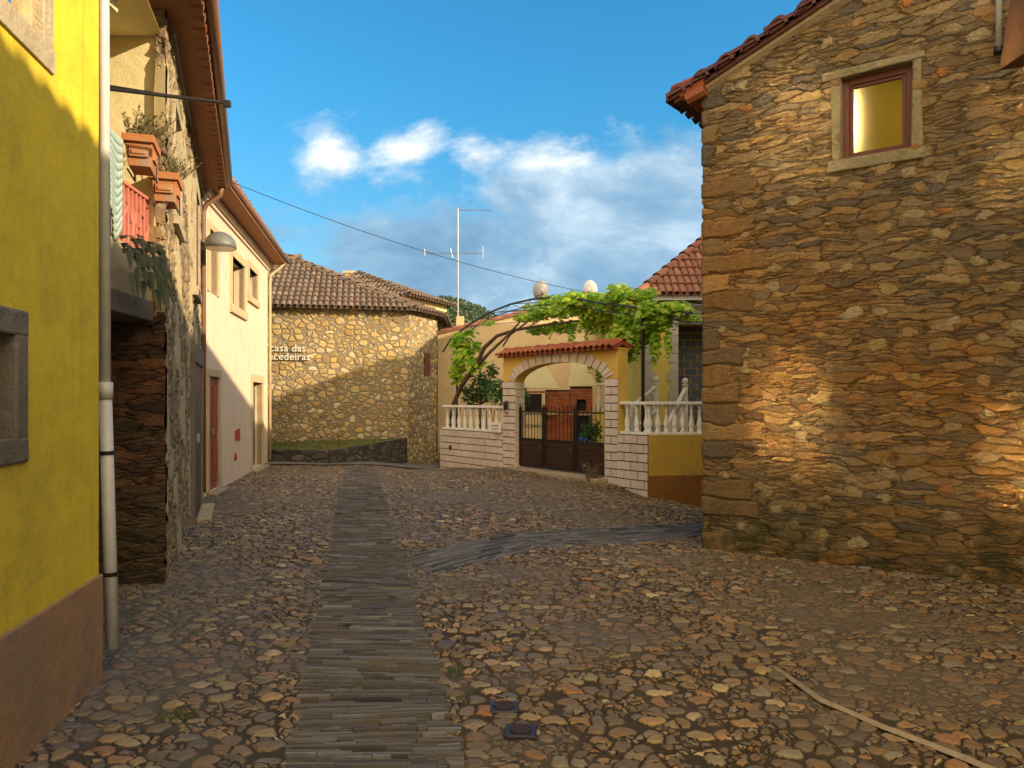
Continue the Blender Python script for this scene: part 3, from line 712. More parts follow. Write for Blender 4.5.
# lower storey openings are dressed with surrounds proud of the wall
EMx = frame(-5.6, 6.5, 1, 0)
grid_wall('end_wall', 'dark_schist', bh, EMx, 0, 2.6, -.2, 2.35, step=.025, right=.02)
part('loggia_wall', 'loggia_plaster', bh, EMx, (0, 2.51, .04, .2, 2.3, 5.0))
grid_wall('corner_stone', 'crumbling_wall', bh, EMx, 2.512, 2.6, 2.35, 5.0, step=.04)
b = MB(); b.prism([(-8.5, 6.8), (-3.4, 6.8), (-5.36, 12.1), (-8.5, 12.1)], -.2, 4.98); b.build('core', 'dark_render', bh)
b = MB(); b.face((-5.6, 6.5, -.2), (-5.6, 6.5, 5), (-8.5, 6.5, 5), (-8.5, 6.5, -.2)); b.build('side_wall', 'old_plaster', bh)
b = MB(); b.box(-6.2, -5.9, 4.6, 6.5, -.2, 5.0); b.build('back_wall', 'loggia_plaster', bh)
b = MB(); b.face((-6.0, 6.52, 4.76), (-3.05, 6.52, 4.76), (-2.6, 4.9, 4.76), (-6.0, 4.9, 4.76)); b.face((-6.0, 6.52, 4.78), (-6.0, 4.9, 4.78), (-2.6, 4.9, 4.78), (-3.05, 6.52, 4.78))
b.box(-6, -3.1, 5.75, 5.9, 4.64, 4.757); b.build('ceiling', 'loggia_plaster', bh)
window(bh, BM, *w1, sur=.10, smat='light_stone', depth=.1, mull=0)
part('window_surround', 'light_stone', bh, BM, (w2[0]-.12, w2[0], -.05, .05, w2[2], w2[3]), (w2[1], w2[1]+.12, -.05, .05, w2[2], w2[3]), (w2[0]-.12, w2[1]+.12, -.052, .05, w2[3], w2[3]+.12), (w2[0]-.12, w2[1]+.12, -.07, .05, w2[2]-.12, w2[2]))
part('window', 'window_wood', bh, BM, (w2[0], w2[1], -.025, .05, w2[2], w2[3]))
part('door_surround', 'grey_stone', bh, BM, (d1[0]-.2, d1[0], -.06, .05, -.2, d1[3]), (d1[1], d1[1]+.14, -.06, .05, -.2, d1[3]), (d1[0]-.2, d1[1]+.14, -.064, .05, d1[3], d1[3]+.25), bevel=.01)
dd = part('door', 'dark_door', bh, BM, (d1[0], d1[0]+.88, -.032, .03, 0, d1[3]), (d1[0]+.9, d1[1], -.032, .03, 0, d1[3]), bevel=.005)
part('handle', 'galvanised', dd, BM, (d1[0]+.8, d1[0]+.83, -.07, -.032, 1.0, 1.12))
part('door_step', 'light_stone', bh, BM, (d1[0]+.1, d1[1]-.3, -.24, -.061, -.1, .05), bevel=.015)
# eave: soffit, gutter, tiles
EZ = 4.98
sof = MB(); sof.hexa([(-2.55-.3, 4.6, EZ), (-2.03, 4.6, EZ), (-4.60, 12.1, EZ), (-5.10, 12.1, EZ)], [(-2.55-.3, 4.6, EZ+.03), (-2.03, 4.6, EZ+.03), (-4.60, 12.1, EZ+.03), (-5.10, 12.1, EZ+.03)])
sof.build('soffit', 'soffit_paint', bh)
fa = MB(); A0 = Vector((-1.97, 4.6, EZ)); A1 = Vector((-4.60, 12.12, EZ)); fa.tube([A0+Vector((.02, 0, .12)), A1+Vector((.02, 0, .12))], .065, 10)
fa.build('gutter', 'gutter_brown', bh, smooth=True)
b = MB()
for i in range(38):
    t_ = (i+.5)/38; p = A0.lerp(A1, t_)+Vector((-.03, 0, .035)); b.q = random.random(); b.tube([p, p+Vector((-.10, -.035, .02))], .062, 8)
b.build('eave_tiles', 'roof_tile_brick', bh)
b = MB(); roof_face(b, [A0+Vector((-.02, 0, .12)), A1+Vector((-.02, 0, .12)), A1+Vector((-4, -1.4, 1.7)), A0+Vector((-4, -1.4, 1.7))], seed=5); b.build('roof', 'roof_tile_brick', bh)
b = MB(); b.face((-2.85, 4.6, EZ+.03), (-2.85, 4.6, 6.2), (-8, 4.6, 6.2), (-8, 4.6, EZ+.03)); b.build('attic_wall', 'old_plaster', bh)
# balcony slab and parapet
BA = frame(-2.93, 4.75, -.1, 1.0)
part('balcony_slab', 'grey_stone', bh, BA, (0, 1.78, 0, 2.6, 2.27, 2.44), bevel=.01)
part('balcony_parapet', 'old_plaster', bh, BA, (0, 1.76, .02, .12, 2.44, 2.84), bevel=.008)
b = MB()
for i in range(20):
    xx = .15+i*.085; b.box(xx, xx+.028, .05, .07, 2.84, 3.32)
    if i < 19: b.tube([(xx, .055, 2.9+.15*(i % 3)), (xx+.085, .055, 3.05+.1*(i % 2))], .012, 5)
b.box(.1, 1.78, .04, .08, 3.32, 3.345); b.build('balcony_railing', 'pink_rail', bh, BA)
# black service cable under the eave, downpipe at the far end
b = MB(); pts = [BM@Vector((bx(y), -.05, 4.86-.05*math.sin(i*1.4))) for i, y in enumerate((6.7, 7.5, 8.4, 9.3, 10.2, 11.2, 12.0))]; b.tube(pts, .012, 6); b.build('service_cable', 'cable_black', bh)
b = MB(); b.tube([(-4.62, 11.95, 5.03), (-4.66, 11.98, 4.86), (-4.9, 12.02, 4.72), (-4.945, 12.02, 4.6), (-4.945, 12.02, .1)], .04, 10); b.build('drainpipe', 'gutter_brown', bh, smooth=True)

# things on the balcony
def planter(label, cx, cy, cz, sc, rot, seed):
    M = Matrix.Translation((cx, cy, cz))@Matrix.Rotation(rot, 4, 'Z')
    t0 = thing('planter_box', label, 'planter', (cx, cy, cz), 'terracotta boxes on the balcony house')
    b = MB(); b.q = .4; w_, d_, h_ = .118*sc, .20*sc, .24*sc
    def ring(k, z): return [(-w_*k, -d_*k, z), (w_*k, -d_*k, z), (w_*k, d_*k, z), (-w_*k, d_*k, z)]
    b.hexa(ring(.68, 0), ring(.84, h_*.75)); b.hexa(ring(.98, h_*.752), ring(1.0, h_)); b.box(-w_*.6, w_*.6, -d_*.86, -d_*.7, h_*.28, h_*.62)
    b.box(-w_*.45, w_*.45, -d_*.92, -d_*.74, h_*.36, h_*.5)
    b.box(w_*.7, w_*.9, -d_*.4, d_*.4, h_*.3, h_*.6)
    b.build('box', 'terracotta', t0, M, bevel=.006)
    b = MB(); b.tube([(w_*.72, d_*1.1, h_), (w_*.72, d_*1.1, -.03), (w_*.72, -d_*.7, -.03)], .008, 5); b.tube([(-w_*.72, d_*1.1, h_), (-w_*.72, d_*1.1, -.03), (-w_*.72, -d_*.7, -.03)], .008, 5)
    b.build('bracket', 'black_iron', t0, M)
    rr = random.Random(seed); b = MB()
    for i in range(90):
        a = rr.uniform(0, 6.28); l = rr.uniform(.12, .34); base = Vector((rr.uniform(-w_, w_)*.8, rr.uniform(-d_, d_)*.6, h_*.95)); tip = base+Vector((math.cos(a)*.5*l+.06, math.sin(a)*.5*l+.10, l*.9)); 
        mid = (base+tip)/2+Vector((rr.uniform(-.03, .03), rr.uniform(-.03, .03), .02)); b.q = rr.random(); b.tube([base, mid, tip], [.003, .0025, .001], 3)
        for k in range(7):
            p = base.lerp(tip, rr.uniform(.3, 1)); q = Vector((rr.uniform(-1, 1), rr.uniform(-1, 1), rr.uniform(-1, 1))).normalized()*.018; r_ = Vector((q.y, -q.x, q.z*.4))*.5; b.q = rr.random(); b.face(p-q, p+r_, p+q, p-r_)
    b.build('dry_plant', 'dry_leaf', t0, M)
    return t0
planter('upper, nearer terracotta planter box at the end of the pink balcony rail', -3.02, 6.12, 3.46, 1.0, R(18), 4)
planter('lower, farther terracotta planter box just past the balcony corner', -3.05, 6.62, 3.31, 1.0, R(18), 5)
b = MB()                                     # towel over the railing
cols_ = 14; rows_ = 12
def tw(i, j):
    x_ = .72+.38*i/cols_; z_ = 3.62-.70*j/rows_*(1-.16*math.sin(i*.45)); y_ = .02-.018*math.sin(i*.42)*(.3+j/rows_)-.02; return (x_, y_, z_)
for i in range(cols_):
    for j in range(rows_): b.face(tw(i, j), tw(i+1, j), tw(i+1, j+1), tw(i, j+1))
for j in range(3): b.face(*[(p[0], p[1]+.07*(1-j*.1), p[2]) for p in (tw(0, j), tw(cols_, j), tw(cols_, j+1), tw(0, j+1))])
tag(b.build('hanging_towel', 'towel', None, BA, smooth=True), 'pale green towel hung over the balcony railing', 'towel')
cl_ = bpy.data.objects['hanging_towel'].modifiers.new('s', 'SOLIDIFY'); cl_.thickness = .012
b = MB(); b.tube([(-3.1, 5.47, 3.88), (-2.16, 5.7, 3.85)], .014, 8); b.box(-2.19, -2.14, 5.68, 5.72, 3.82, 3.865); b.tube([(-3.1, 5.47, 3.91), (-2.6, 5.6, 3.872)], .009, 6)
tag(b.build('clothes_pole', 'dark_steel'), 'thin dark metal pole sticking out level over the lane above the planters', 'pole')
# trailing fern below the balcony rail
b = MB(); rr = random.Random(12)
for i in range(20):
    base = Vector((-2.93+rr.uniform(-.03, .03), 5.75+rr.uniform(-.2, .45), 2.75+rr.uniform(-.08, .08))); a = rr.uniform(-.7, .9); l = rr.uniform(.15, .38); pts = []
    for s2 in range(6):
        f_ = s2/5; pts.append(base+Vector((.10*f_+.03, a*l*f_*.8, .10*math.sin(f_*3)-l*f_*f_*rr.uniform(.8, 1.3))))
    b.q = rr.random(); b.tube(pts, .003, 3)
    for p, q in zip(pts[:-1], pts[1:]):
        for sgn in (-1, 1):
            dv = (q-p).normalized(); sv = Vector((sgn*.3, sgn*.9, .2)).normalized()*.04; b.q = rr.random(); b.face(p, p+sv*.6+dv*.012, p+sv+dv*.03, q)
tag(b.build('trailing_plant', 'fern_leaf'), 'dull green trailing plant spilling over the balcony parapet', 'plant')

# wall lamp
lm = thing('wall_lamp', 'grey dome street lamp on a short arm where the old house meets the cream house', 'street lamp', (-4.9, 11.8, 4.0))
b = MB(); b.lathe([(.245, -.10), (.24, -.04), (.215, .04), (.16, .10), (.08, .145), (.02, .16)], -4.57, 11.75, 4.06, 20); b.build('lamp_shade', 'lamp_grey', lm, smooth=True)
b = MB(); b.lathe([(.22, -.115), (.235, -.102)], -4.57, 11.75, 4.06, 20); b.build('lamp_lens', 'lamp_lens', lm)
b = MB(); b.tube([(-4.95, 11.85, 4.04), (-4.8, 11.8, 4.06), (-4.6, 11.76, 4.06)], .02, 8); b.box(-4.99, -4.91, 11.8, 11.9, 3.96, 4.12); b.build('lamp_arm', 'lamp_grey', lm)

# ------------------------------------------------------------ LEFT: cream house
CM = frame(-5.0, 12.1, -.173, 1.0); kc = math.hypot(.173, 1)
def cx(y): return (y-12.1)*kc
CL = cx(19.05)
ch = thing('cream_house', 'cream plastered house with stone window surrounds beyond the old stone house', 'house', (-5.6, 15.5, 0))
cw = [(cx(12.55), cx(13.18), 3.4, 4.46), (cx(14.45), cx(15.75), 3.42, 4.36), (cx(16.3), cx(17.35), 3.85, 4.46)]
cd = [(cx(12.52), cx(13.3), 0.04, 1.98), (cx(16.72), cx(18.1), 0.02, 1.98)]
b = MB(); wall(b, 0, CL, -.3, 5.05, cw+cd, .3); b.face((CL, 0, -.3), (CL, 5, -.3), (CL, 5, 5.05), (CL, 0, 5.05)); b.face((0, 0, 0), (0, 0, 5.05), (0, 5, 5.05), (0, 5, 0)); b.face((0, 5, 0), (CL, 5, 0), (CL, 5, 5.05), (0, 5, 5.05)); b.build('wall', 'cream_plaster', ch, CM)
window(ch, CM, *cw[0], sur=.12, depth=.16, mull=0, sill=False, smat='surround_stone', blind=True)
window(ch, CM, *cw[1], sur=.16, depth=.2, mull=1, fmat='dark_door')
window(ch, CM, *cw[2], sur=.14, depth=.2, mull=0, fmat='dark_door')
door(ch, CM, *cd[0], sur=.12, smat='surround_stone', dmat='red_door', depth=.03)
door(ch, CM, *cd[1], sur=.16, dmat='grey_door')
part('cornice', 'cream_plaster', ch, CM, (0, CL+.02, -.10, .0, 4.93, 5.05), (0, CL+.02, -.045, 0, 4.86, 4.93), bevel=.01)
so = MB(); so.box(-.05, CL+.25, -.42, 0, 5.053, 5.085); so.build('soffit', 'soffit_paint', ch, CM)
b = MB(); b.tube([(-.05, -.44, 5.15), (CL+.3, -.44, 5.15)], .065, 10); b.box(-.05, CL+.28, -.42, -.39, 5.087, 5.17); b.build('gutter', 'gutter_brown', ch, CM, smooth=True)
b = MB(); roof_face(b, [CM@Vector((-.05, -.40, 5.14)), CM@Vector((CL+.3, -.40, 5.14)), CM@Vector((CL-2.2, 3.0, 6.4)), CM@Vector((-.05, 3.0, 6.4))], seed=8)
roof_face(b, [CM@Vector((CL+.3, -.40, 5.14)), CM@Vector((CL+.3, 6.4, 5.14)), CM@Vector((CL-2.2, 3.0, 6.4))], seed=11); b.build('roof', 'roof_tile_brick', ch)
b = MB(); b.tube([(CL+.1, -.44, 5.13), (CL+.03, -.3, 4.95), (CL-.02, -.07, 4.75), (CL-.04, -.06, 4.6), (CL-.04, -.06, .05)], .035, 10); b.build('drainpipe', 'surround_stone', ch, CM, smooth=True)
part('utility_hatch', 'red_box', ch, CM, (cx(14.8), cx(14.98), -.02, .02, .78, .98), (cx(15.03), cx(15.24), -.02, .02, .76, 1.0))
b = MB(); pp = CM@Vector((cx(14.78), 0, .46)); b.tube([CM@Vector((cx(14.78), .02, .46)), CM@Vector((cx(14.78), -.03, .46))], .07, 12); b.build('hydrant_cap', 'red_box', ch)


# ------------------------------------------------------------ stone museum with lettering
mu = thing('stone_house', 'rubble stone house with white lettering and hipped tile roof ending the lane', 'house', (-5, 22, 0))
MM = frame(-9.2, 19.9, 9.2-2.91, 1.3); ML = math.hypot(6.29, 1.3)
grid_wall('wall', 'museum_rubble', mu, MM, 0, ML, -.5, 4.12, step=.07)
M2 = frame(-2.91, 21.2, .62, 1.6); grid_wall('side_wall', 'museum_rubble', mu, M2, 0, 1.72, -.6, 4.12, step=.06)
b = MB(); b.prism([(-9.2, 20.15), (-3.05, 21.42), (-2.6, 22.8), (-2.9, 27), (-9.2, 27)], -.6, 4.1); b.build('core', 'dark_render', mu)
M3 = frame(-2.29, 22.8, -.3, 4.2); part('back_wall', 'dark_render', mu, M3, (.02, 4.2, .0, .2, -.6, 4.1))
part('window', 'window_wood', mu, M2, (.9, 1.25, -.03, .02, 2.3, 2.95)); 
eL = Vector((-8.4, 19.85, 4.12)); eM = Vector((-2.72, 20.98, 4.12)); eR = Vector((-2.02, 22.7, 4.12)); ap = Vector((-7.25, 24, 6.15)); bk = Vector((-7.25, 28, 6.15)); eB = Vector((-2.3, 29, 4.12)); eLB = Vector((-12, 28, 4.12))
b = MB(); roof_face(b, [eL, eM, ap], seed=21, pitch=.165, r=.066, course=.36); 
roof_face(b, [eM, eR, ap], seed=22, pitch=.165, r=.066, course=.36); roof_face(b, [eR, eB, bk, ap], seed=23, pitch=.165, r=.066, course=.36); roof_face(b, [eLB, eL, ap, bk], seed=24, pitch=.165, r=.066, course=.36)
ridge(b, eM, ap, seed=25); ridge(b, eL, ap, seed=26); ridge(b, ap, bk, seed=27); ridge(b, eR, ap, seed=2)
b.build('roof', 'roof_tile_old', mu)
def text_mesh(body, size, ext, name='lettering', spacing=1.0):
    cu = bpy.data.curves.new(name, 'FONT'); cu.body = body; cu.size = size; cu.extrude = ext; cu.space_character = spacing; cu.offset = .001
    o = bpy.data.objects.new(name, cu); COL.objects.link(o); bpy.context.view_layer.update()
    me = bpy.data.meshes.new_from_object(o.evaluated_get(bpy.context.evaluated_depsgraph_get())); bpy.data.objects.remove(o); me.name = name; return me
sg = thing('wall_sign', 'white raised letters reading casa das tecedeiras on the rubble stone house', 'sign', (-6.4, 20.5, 2.8))
UP = Matrix.Rotation(R(90), 4, 'X')
for txt, xx, zz in (('casa das', 2.66, 2.90), ('tecedeiras', 2.52, 2.67)):
    me = text_mesh(txt, .275, .02, spacing=1.05); me.materials.append(MATS['white_sign'])
    o = bpy.data.objects.new('lettering', me); link(o, MM@Matrix.Translation((xx, -.06, zz))@UP, sg)
# raised bed
rb_ = thing('raised_bed', 'low dark stone retaining wall with a grassy bank against the rubble stone house', 'planter', (-4, 20, 0))
bp = [(-7.0, 19.3), (-4.55, 18.95), (-2.95, 20.95), (-2.95, 21.15), (-7.0, 20.3)]
b = MB(); b.prism(bp, -.5, lambda x_, y_: .28+(y_-19.0)*.10 if y_ < 20.9 else .50); b.build('bed_wall', 'bed_stone', rb_)
gin = [(-6.9, 19.42), (-4.6, 19.13), (-3.12, 20.98), (-6.9, 20.22)]
b = MB(); b.prism(gin, .2, lambda x_, y_: .30+(y_-19.0)*.10); b.build('soil', 'bed_soil', rb_)
rr = random.Random(31); b = MB()
for i in range(2600):
    s1, t1 = rr.random(), rr.random(); p = (Vector(gin[0])*(1-s1)+Vector(gin[1])*s1)*(1-t1)+(Vector(gin[3])*(1-s1)+Vector(gin[2])*s1)*t1; z_ = .29+(p.y-19)*.10; a = rr.uniform(0, 6.28); h_ = rr.uniform(.03, .11)
    b.q = rr.random(); b.face((p.x, p.y, z_), (p.x+.015*math.cos(a), p.y+.015*math.sin(a), z_), (p.x+rr.uniform(-.04, .04), p.y+rr.uniform(-.04, .04), z_+h_))
tag(b.build('grass', 'grass_blade', rb_), kind='stuff')

# ------------------------------------------------------------ far yellow house
fh = thing('far_house', 'pale yellow house with brown tile roof behind the rubble stone house', 'house', (-5.7, 30.5, -.5))
fc = [(-4.0, 28.0), (-2.7, 31.0), (-7.3, 33.0), (-8.6, 30.0)]
b = MB(); b.prism(fc, -.7, 5.45); b.build('wall', 'far_plaster', fh)
ce = Vector((-5.65, 30.5, 0)); ec = [Vector((*p, 5.45))+(Vector((*p, 0))-ce).normalized()*.4 for p in fc]; ap2 = Vector((-6.25, 30.6, 6.75))
b = MB()
for i in range(4): roof_face(b, [ec[i], ec[(i+1) % 4], ap2], seed=40+i)
for i in range(4): ridge(b, ec[i], ap2, seed=50+i)
b.build('roof', 'roof_tile_old', fh)
FM = frame(-4.0, 28.0, 1.3, 3.0); part('window', 'window_wood', fh, FM, (.7, 1.6, -.04, .02, 4.55, 5.2)); part('window', 'window_wood', fh, FM, (2.2, 2.9, -.04, .02, 2.0, 3.1))
b = MB(); b.box(-7.0, -6.6, 31.3, 31.7, 5.9, 6.85); b.box(-7.05, -6.55, 31.25, 31.75, 6.86, 6.95); b.build('chimney', 'beige_plaster', fh)

# ------------------------------------------------------------ beige outbuilding behind the garden
be = thing('beige_outbuilding', 'plain beige building with a sloping roof edge behind the vine pergola', 'building', (0, 26, -.3))
b = MB(); prof = [(-2.42, -.6), (4.4, -.6), (4.4, 3.85), (1.2, 4.55), (-2.42, 3.68)]
vs = [(x_, 24.0, z_) for x_, z_ in prof]+[(x_, 30.0, z_) for x_, z_ in prof]
b.add(vs, [(0, 1, 2, 3, 4), (9, 8, 7, 6, 5), (0, 4, 9, 5), (1, 6, 7, 2), (4, 3, 8, 9), (3, 2, 7, 8), (0, 5, 6, 1)]); b.build('wall', 'beige_plaster', be)
b = MB(); roof_face(b, [Vector((-2.6, 30.1, 3.66)), Vector((-2.6, 23.93, 3.66)), Vector((1.2, 23.93, 4.57)), Vector((1.2, 30.1, 4.57))], seed=61); roof_face(b, [Vector((4.6, 23.93, 3.83)), Vector((4.6, 30.1, 3.83)), Vector((1.2, 30.1, 4.57)), Vector((1.2, 23.93, 4.57))], seed=62); ridge(b, (1.2, 23.93, 4.57), (1.2, 30.1, 4.57)); b.build('roof', 'roof_tile_brick', be)
part('shutter', 'wood_brown', be, ID, (3.5, 4.25, 23.95, 24.0, 2.2, 3.3))
# antenna
an = thing('television_antenna', 'tall thin galvanised mast with two yagi aerials on the beige building roof', 'antenna', (-1.8, 25, 4))
b = MB(); b.tube([(-1.8, 25, 3.9), (-1.8, 25, 7.95)], .028, 8); b.build('mast', 'galvanised', an)
def yagi(x0, x1, z_, n, l, ydir=0):
    b = MB(); b.tube([(x0, 25, z_), (x1, 25, z_)], .012, 6)
    for i in range(n):
        xx = x0+(x1-x0)*(i+.5)/n; h_ = l*(1-.3*i/n); b.tube([(xx, 25-h_, z_), (xx, 25+h_, z_)], .006, 4)
    return b
b = yagi(-1.82, -.72, 7.9, 12, .12); b.tube([(-1.8, 25, 7.9), (-1.35, 25, 8.2)], .006, 4); b.build('aerial', 'galvanised', an)
b = yagi(-2.9, -.97, 6.46, 5, .35); b.tube([(-.97, 25, 6.3), (-.97, 25, 6.7)], .01, 4); b.tube([(-2.9, 25, 6.38), (-2.92, 25, 6.6)], .01, 4); b.tube([(-1.98, 25, 6.3), (-2.05, 25, 6.62)], .015, 4); b.build('aerial', 'galvanised', an)
b = MB(); b.box(-1.85, -1.6, 24.9, 25.1, 4.0, 4.35); b.build('foot', 'beige_plaster', an)
def dish(label, X_, Z_, Y_, rx, mat, face):
    t0 = thing('satellite_dish', label, 'satellite dish', (X_, Y_, 4.5), 'satellite dishes behind the pergola')
    M = Matrix.Translation((X_, Y_, Z_))@Matrix.Rotation(face, 4, 'Z')@Matrix.Rotation(R(78), 4, 'X'); b = MB()
    b.lathe([(rx*q, .09*q*q) for q in (.02, .3, .6, .85, 1)]+[(rx*1.02, .10), (rx*.85, .06), (rx*.02, -.015)], n=24, cap=False); b.build('reflector', mat, t0, M@Matrix.Diagonal((.92, 1.12, 1, 1)), smooth=True)
    b = MB(); b.tube([M@Vector((0, -rx, .05)), M@Vector((0, -rx*.3, .42))], .012, 5); b.tube([M@Vector((0, -rx*.3, .42)), M@Vector((0, -rx*.22, .34))], .03, 8); b.build('feed_arm', 'dark_steel', t0)
    b = MB(); b.tube([(X_, Y_-.07, Z_-.12), (X_, Y_-.07, 4.5)], .022, 8); b.box(X_-.05, X_+.05, Y_-.1, Y_-.02, Z_-.2, Z_-.08); b.build('bracket', 'dark_steel', t0)
dish('left grey satellite dish above the pergola', .97, 5.08, 23.4+.8, .29, 'dish_grey', R(200))
dish('right white satellite dish above the vine', 2.5, 5.15, 24.4, .27, 'dish_white', R(150))

# hill with forest
b = MB(); HN = 40
def hz(x_, y_): return 53*math.exp(-((x_+38)/66)**2-((y_-420)/110)**2)+22*math.exp(-((x_+260)/150)**2-((y_-500)/150)**2)-1.2
for i in range(HN):
    for j in range(24):
        q = []
        for a, c_ in ((i, j), (i+1, j), (i+1, j+1), (i, j+1)): x_ = -500+a*20; y_ = 220+c_*20; q.append((x_, y_, hz(x_, y_)))
        b.face(*q)
tag(b.build('hill', 'earth', smooth=True), kind='structure')
b = MB(); rr = random.Random(77)
for i in range(5200):
    x_ = rr.uniform(-100, 45); y_ = rr.uniform(290, 425); z_ = hz(x_, y_)
    if z_ < 1: continue
    h_ = rr.uniform(3, 5.5); w_ = h_*.32
    for k in range(16):
        a = rr.uniform(0, 6.28); f_ = rr.random(); r_ = w_*(1-f_*.75)*rr.uniform(.5, 1); c_ = Vector((x_+r_*math.cos(a), y_+r_*math.sin(a), z_+h_*f_)); s_ = rr.uniform(.35, .8)
        q1 = Vector((rr.uniform(-1, 1), rr.uniform(-1, 1), rr.uniform(-.3, .6))).normalized()*s_; q2 = q1.cross(Vector((rr.uniform(-1, 1), rr.uniform(-1, 1), 1))).normalized()*s_; b.q = rr.random(); b.face(c_-q1, c_+q2, c_+q1, c_-q2)
tag(b.build('forest', 'forest_leaf'), kind='stuff')

# ------------------------------------------------------------ GARDEN WALL, GATEWAY
GD = (1.77, -2.4); GM = frame(.07, 17.2, *GD); GL = math.hypot(*GD)
SP, CR = 2.0, 2.38
def arch(x_):
    u_ = (x_-GL/2)/(GL/2); return SP+(CR-SP)*max(0, 1-abs(u_)**2.2)**.62
gt = thing('gateway', 'arched gateway of pale pink blocks with red tile cap and black iron gates', 'gateway', (.9, 16, 0))
b = MB(); N_ = 36; TOP = 2.56; TH = .26
b.box(-.46, 0, 0, TH, -.5, TOP); b.box(GL, GL+.36, 0, TH, -.5, TOP)
for i in range(N_):
    a, c_ = GL*i/N_, GL*(i+1)/N_; za, zc = arch(a), arch(c_)
    b.face((a, 0, za), (c_, 0, zc), (c_, 0, TOP), (a, 0, TOP)); b.face((a, TH, za), (a, TH, TOP), (c_, TH, TOP), (c_, TH, zc)); b.face((a, 0, za), (a, TH, za), (c_, TH, zc), (c_, 0, zc))
b.face((0, 0, TOP), (GL, 0, TOP), (GL, TH, TOP), (0, TH, TOP)); b.build('arch_wall', 'gate_plaster', gt, GM)
def joint_back(name, parent, M, *bx): return part(name, 'dark_render', parent, M, *bx)
b = MB()
def blocks(b, x0, x1, z0, z1, y=-.02, bw=.35, bh=.165, jt=.022, th=.03, off=0, zf=None):
    nz = int(round((z1-z0)/bh)); hh_ = (z1-z0)/nz
    for j in range(nz):
        x_ = x0-(bw/2 if (j+off) % 2 else 0)
        while x_ < x1-.005:
            a, c_ = max(x_, x0), min(x_+bw, x1)
            if c_-a > .02:
                za = z0+j*hh_; b.q = random.random(); b.box(a+(jt/2 if a > x0 else 0), c_-(jt/2 if c_ < x1 else 0), y, y+th, za+jt/2, za+hh_-jt/2)
            x_ += bw
blocks(b, -.46, 0, -.4, SP, bw=.46); blocks(b, GL, GL+.36, -.4, SP, bw=.36)
# inner jamb blocks
for j in range(14):
    za = -.34+j*.166; b.q = random.random(); b.box(0, .02, 0.0, TH, za+.011, za+.155); b.box(GL-.02, GL, 0.0, TH, za+.011, za+.155)
nv = 17
for i in range(nv):
    def pt(t_, off):
        # parametric over arch incl. springing angles
        a = math.pi*t_; x_ = GL/2-(GL/2)*math.cos(a); z_ = arch(x_); nx_ = -math.cos(a)*.75; nz_ = max(.25, math.sin(a)**.6); l = math.hypot(nx_, nz_); return (x_+nx_/l*off, z_+nz_/l*off)
    e = 0.0035*2; t0, t1 = i/nv+e, (i+1)/nv-e; hgt = .20 if i % 2 else .24
    p0, p1, p2, p3 = pt(t0, 0), pt(t1, 0), pt(t1, hgt), pt(t0, hgt); b.q = random.random()
    b.add([(p[0], y_, p[1]) for y_ in (-.022, .0) for p in (p0, p1, p2, p3)], [(0, 1, 2, 3), (7, 6, 5, 4), (0, 4, 5, 1), (1, 5, 6, 2), (2, 6, 7, 3), (3, 7, 4, 0)])
b.build('block_cladding', 'pink_cladding', gt, GM)
part('joint_backing', 'dark_render', gt, GM, (-.455, -.004, -.006, .002, -.4, SP)); part('joint_backing', 'dark_render', gt, GM, (GL+.004, GL+.355, -.006, .002, -.4, SP))
b = MB(); TC = [(-.56, -.16), (GL+.50, -.16)]
roof_face(b, [GM@Vector((-.52, -.14, 2.60)), GM@Vector((GL+.38, -.14, 2.60)), GM@Vector((GL+.38, .12, 2.72)), GM@Vector((-.52, .12, 2.72))], seed=71, pitch=.17, r=.07)
roof_face(b, [GM@Vector((GL+.38, .38, 2.60)), GM@Vector((-.52, .38, 2.60)), GM@Vector((-.52, .12, 2.72)), GM@Vector((GL+.38, .12, 2.72))], seed=72, pitch=.17, r=.07)
ridge(b, GM@Vector((-.52, .12, 2.72)), GM@Vector((GL+.38, .12, 2.72)), r=.08)
b.q = .3; b.build('tile_cap', 'roof_tile_red', gt)
part('cap_bed', 'gate_plaster', gt, GM, (-.48, GL+.37, -.06, .32, 2.562, 2.6))
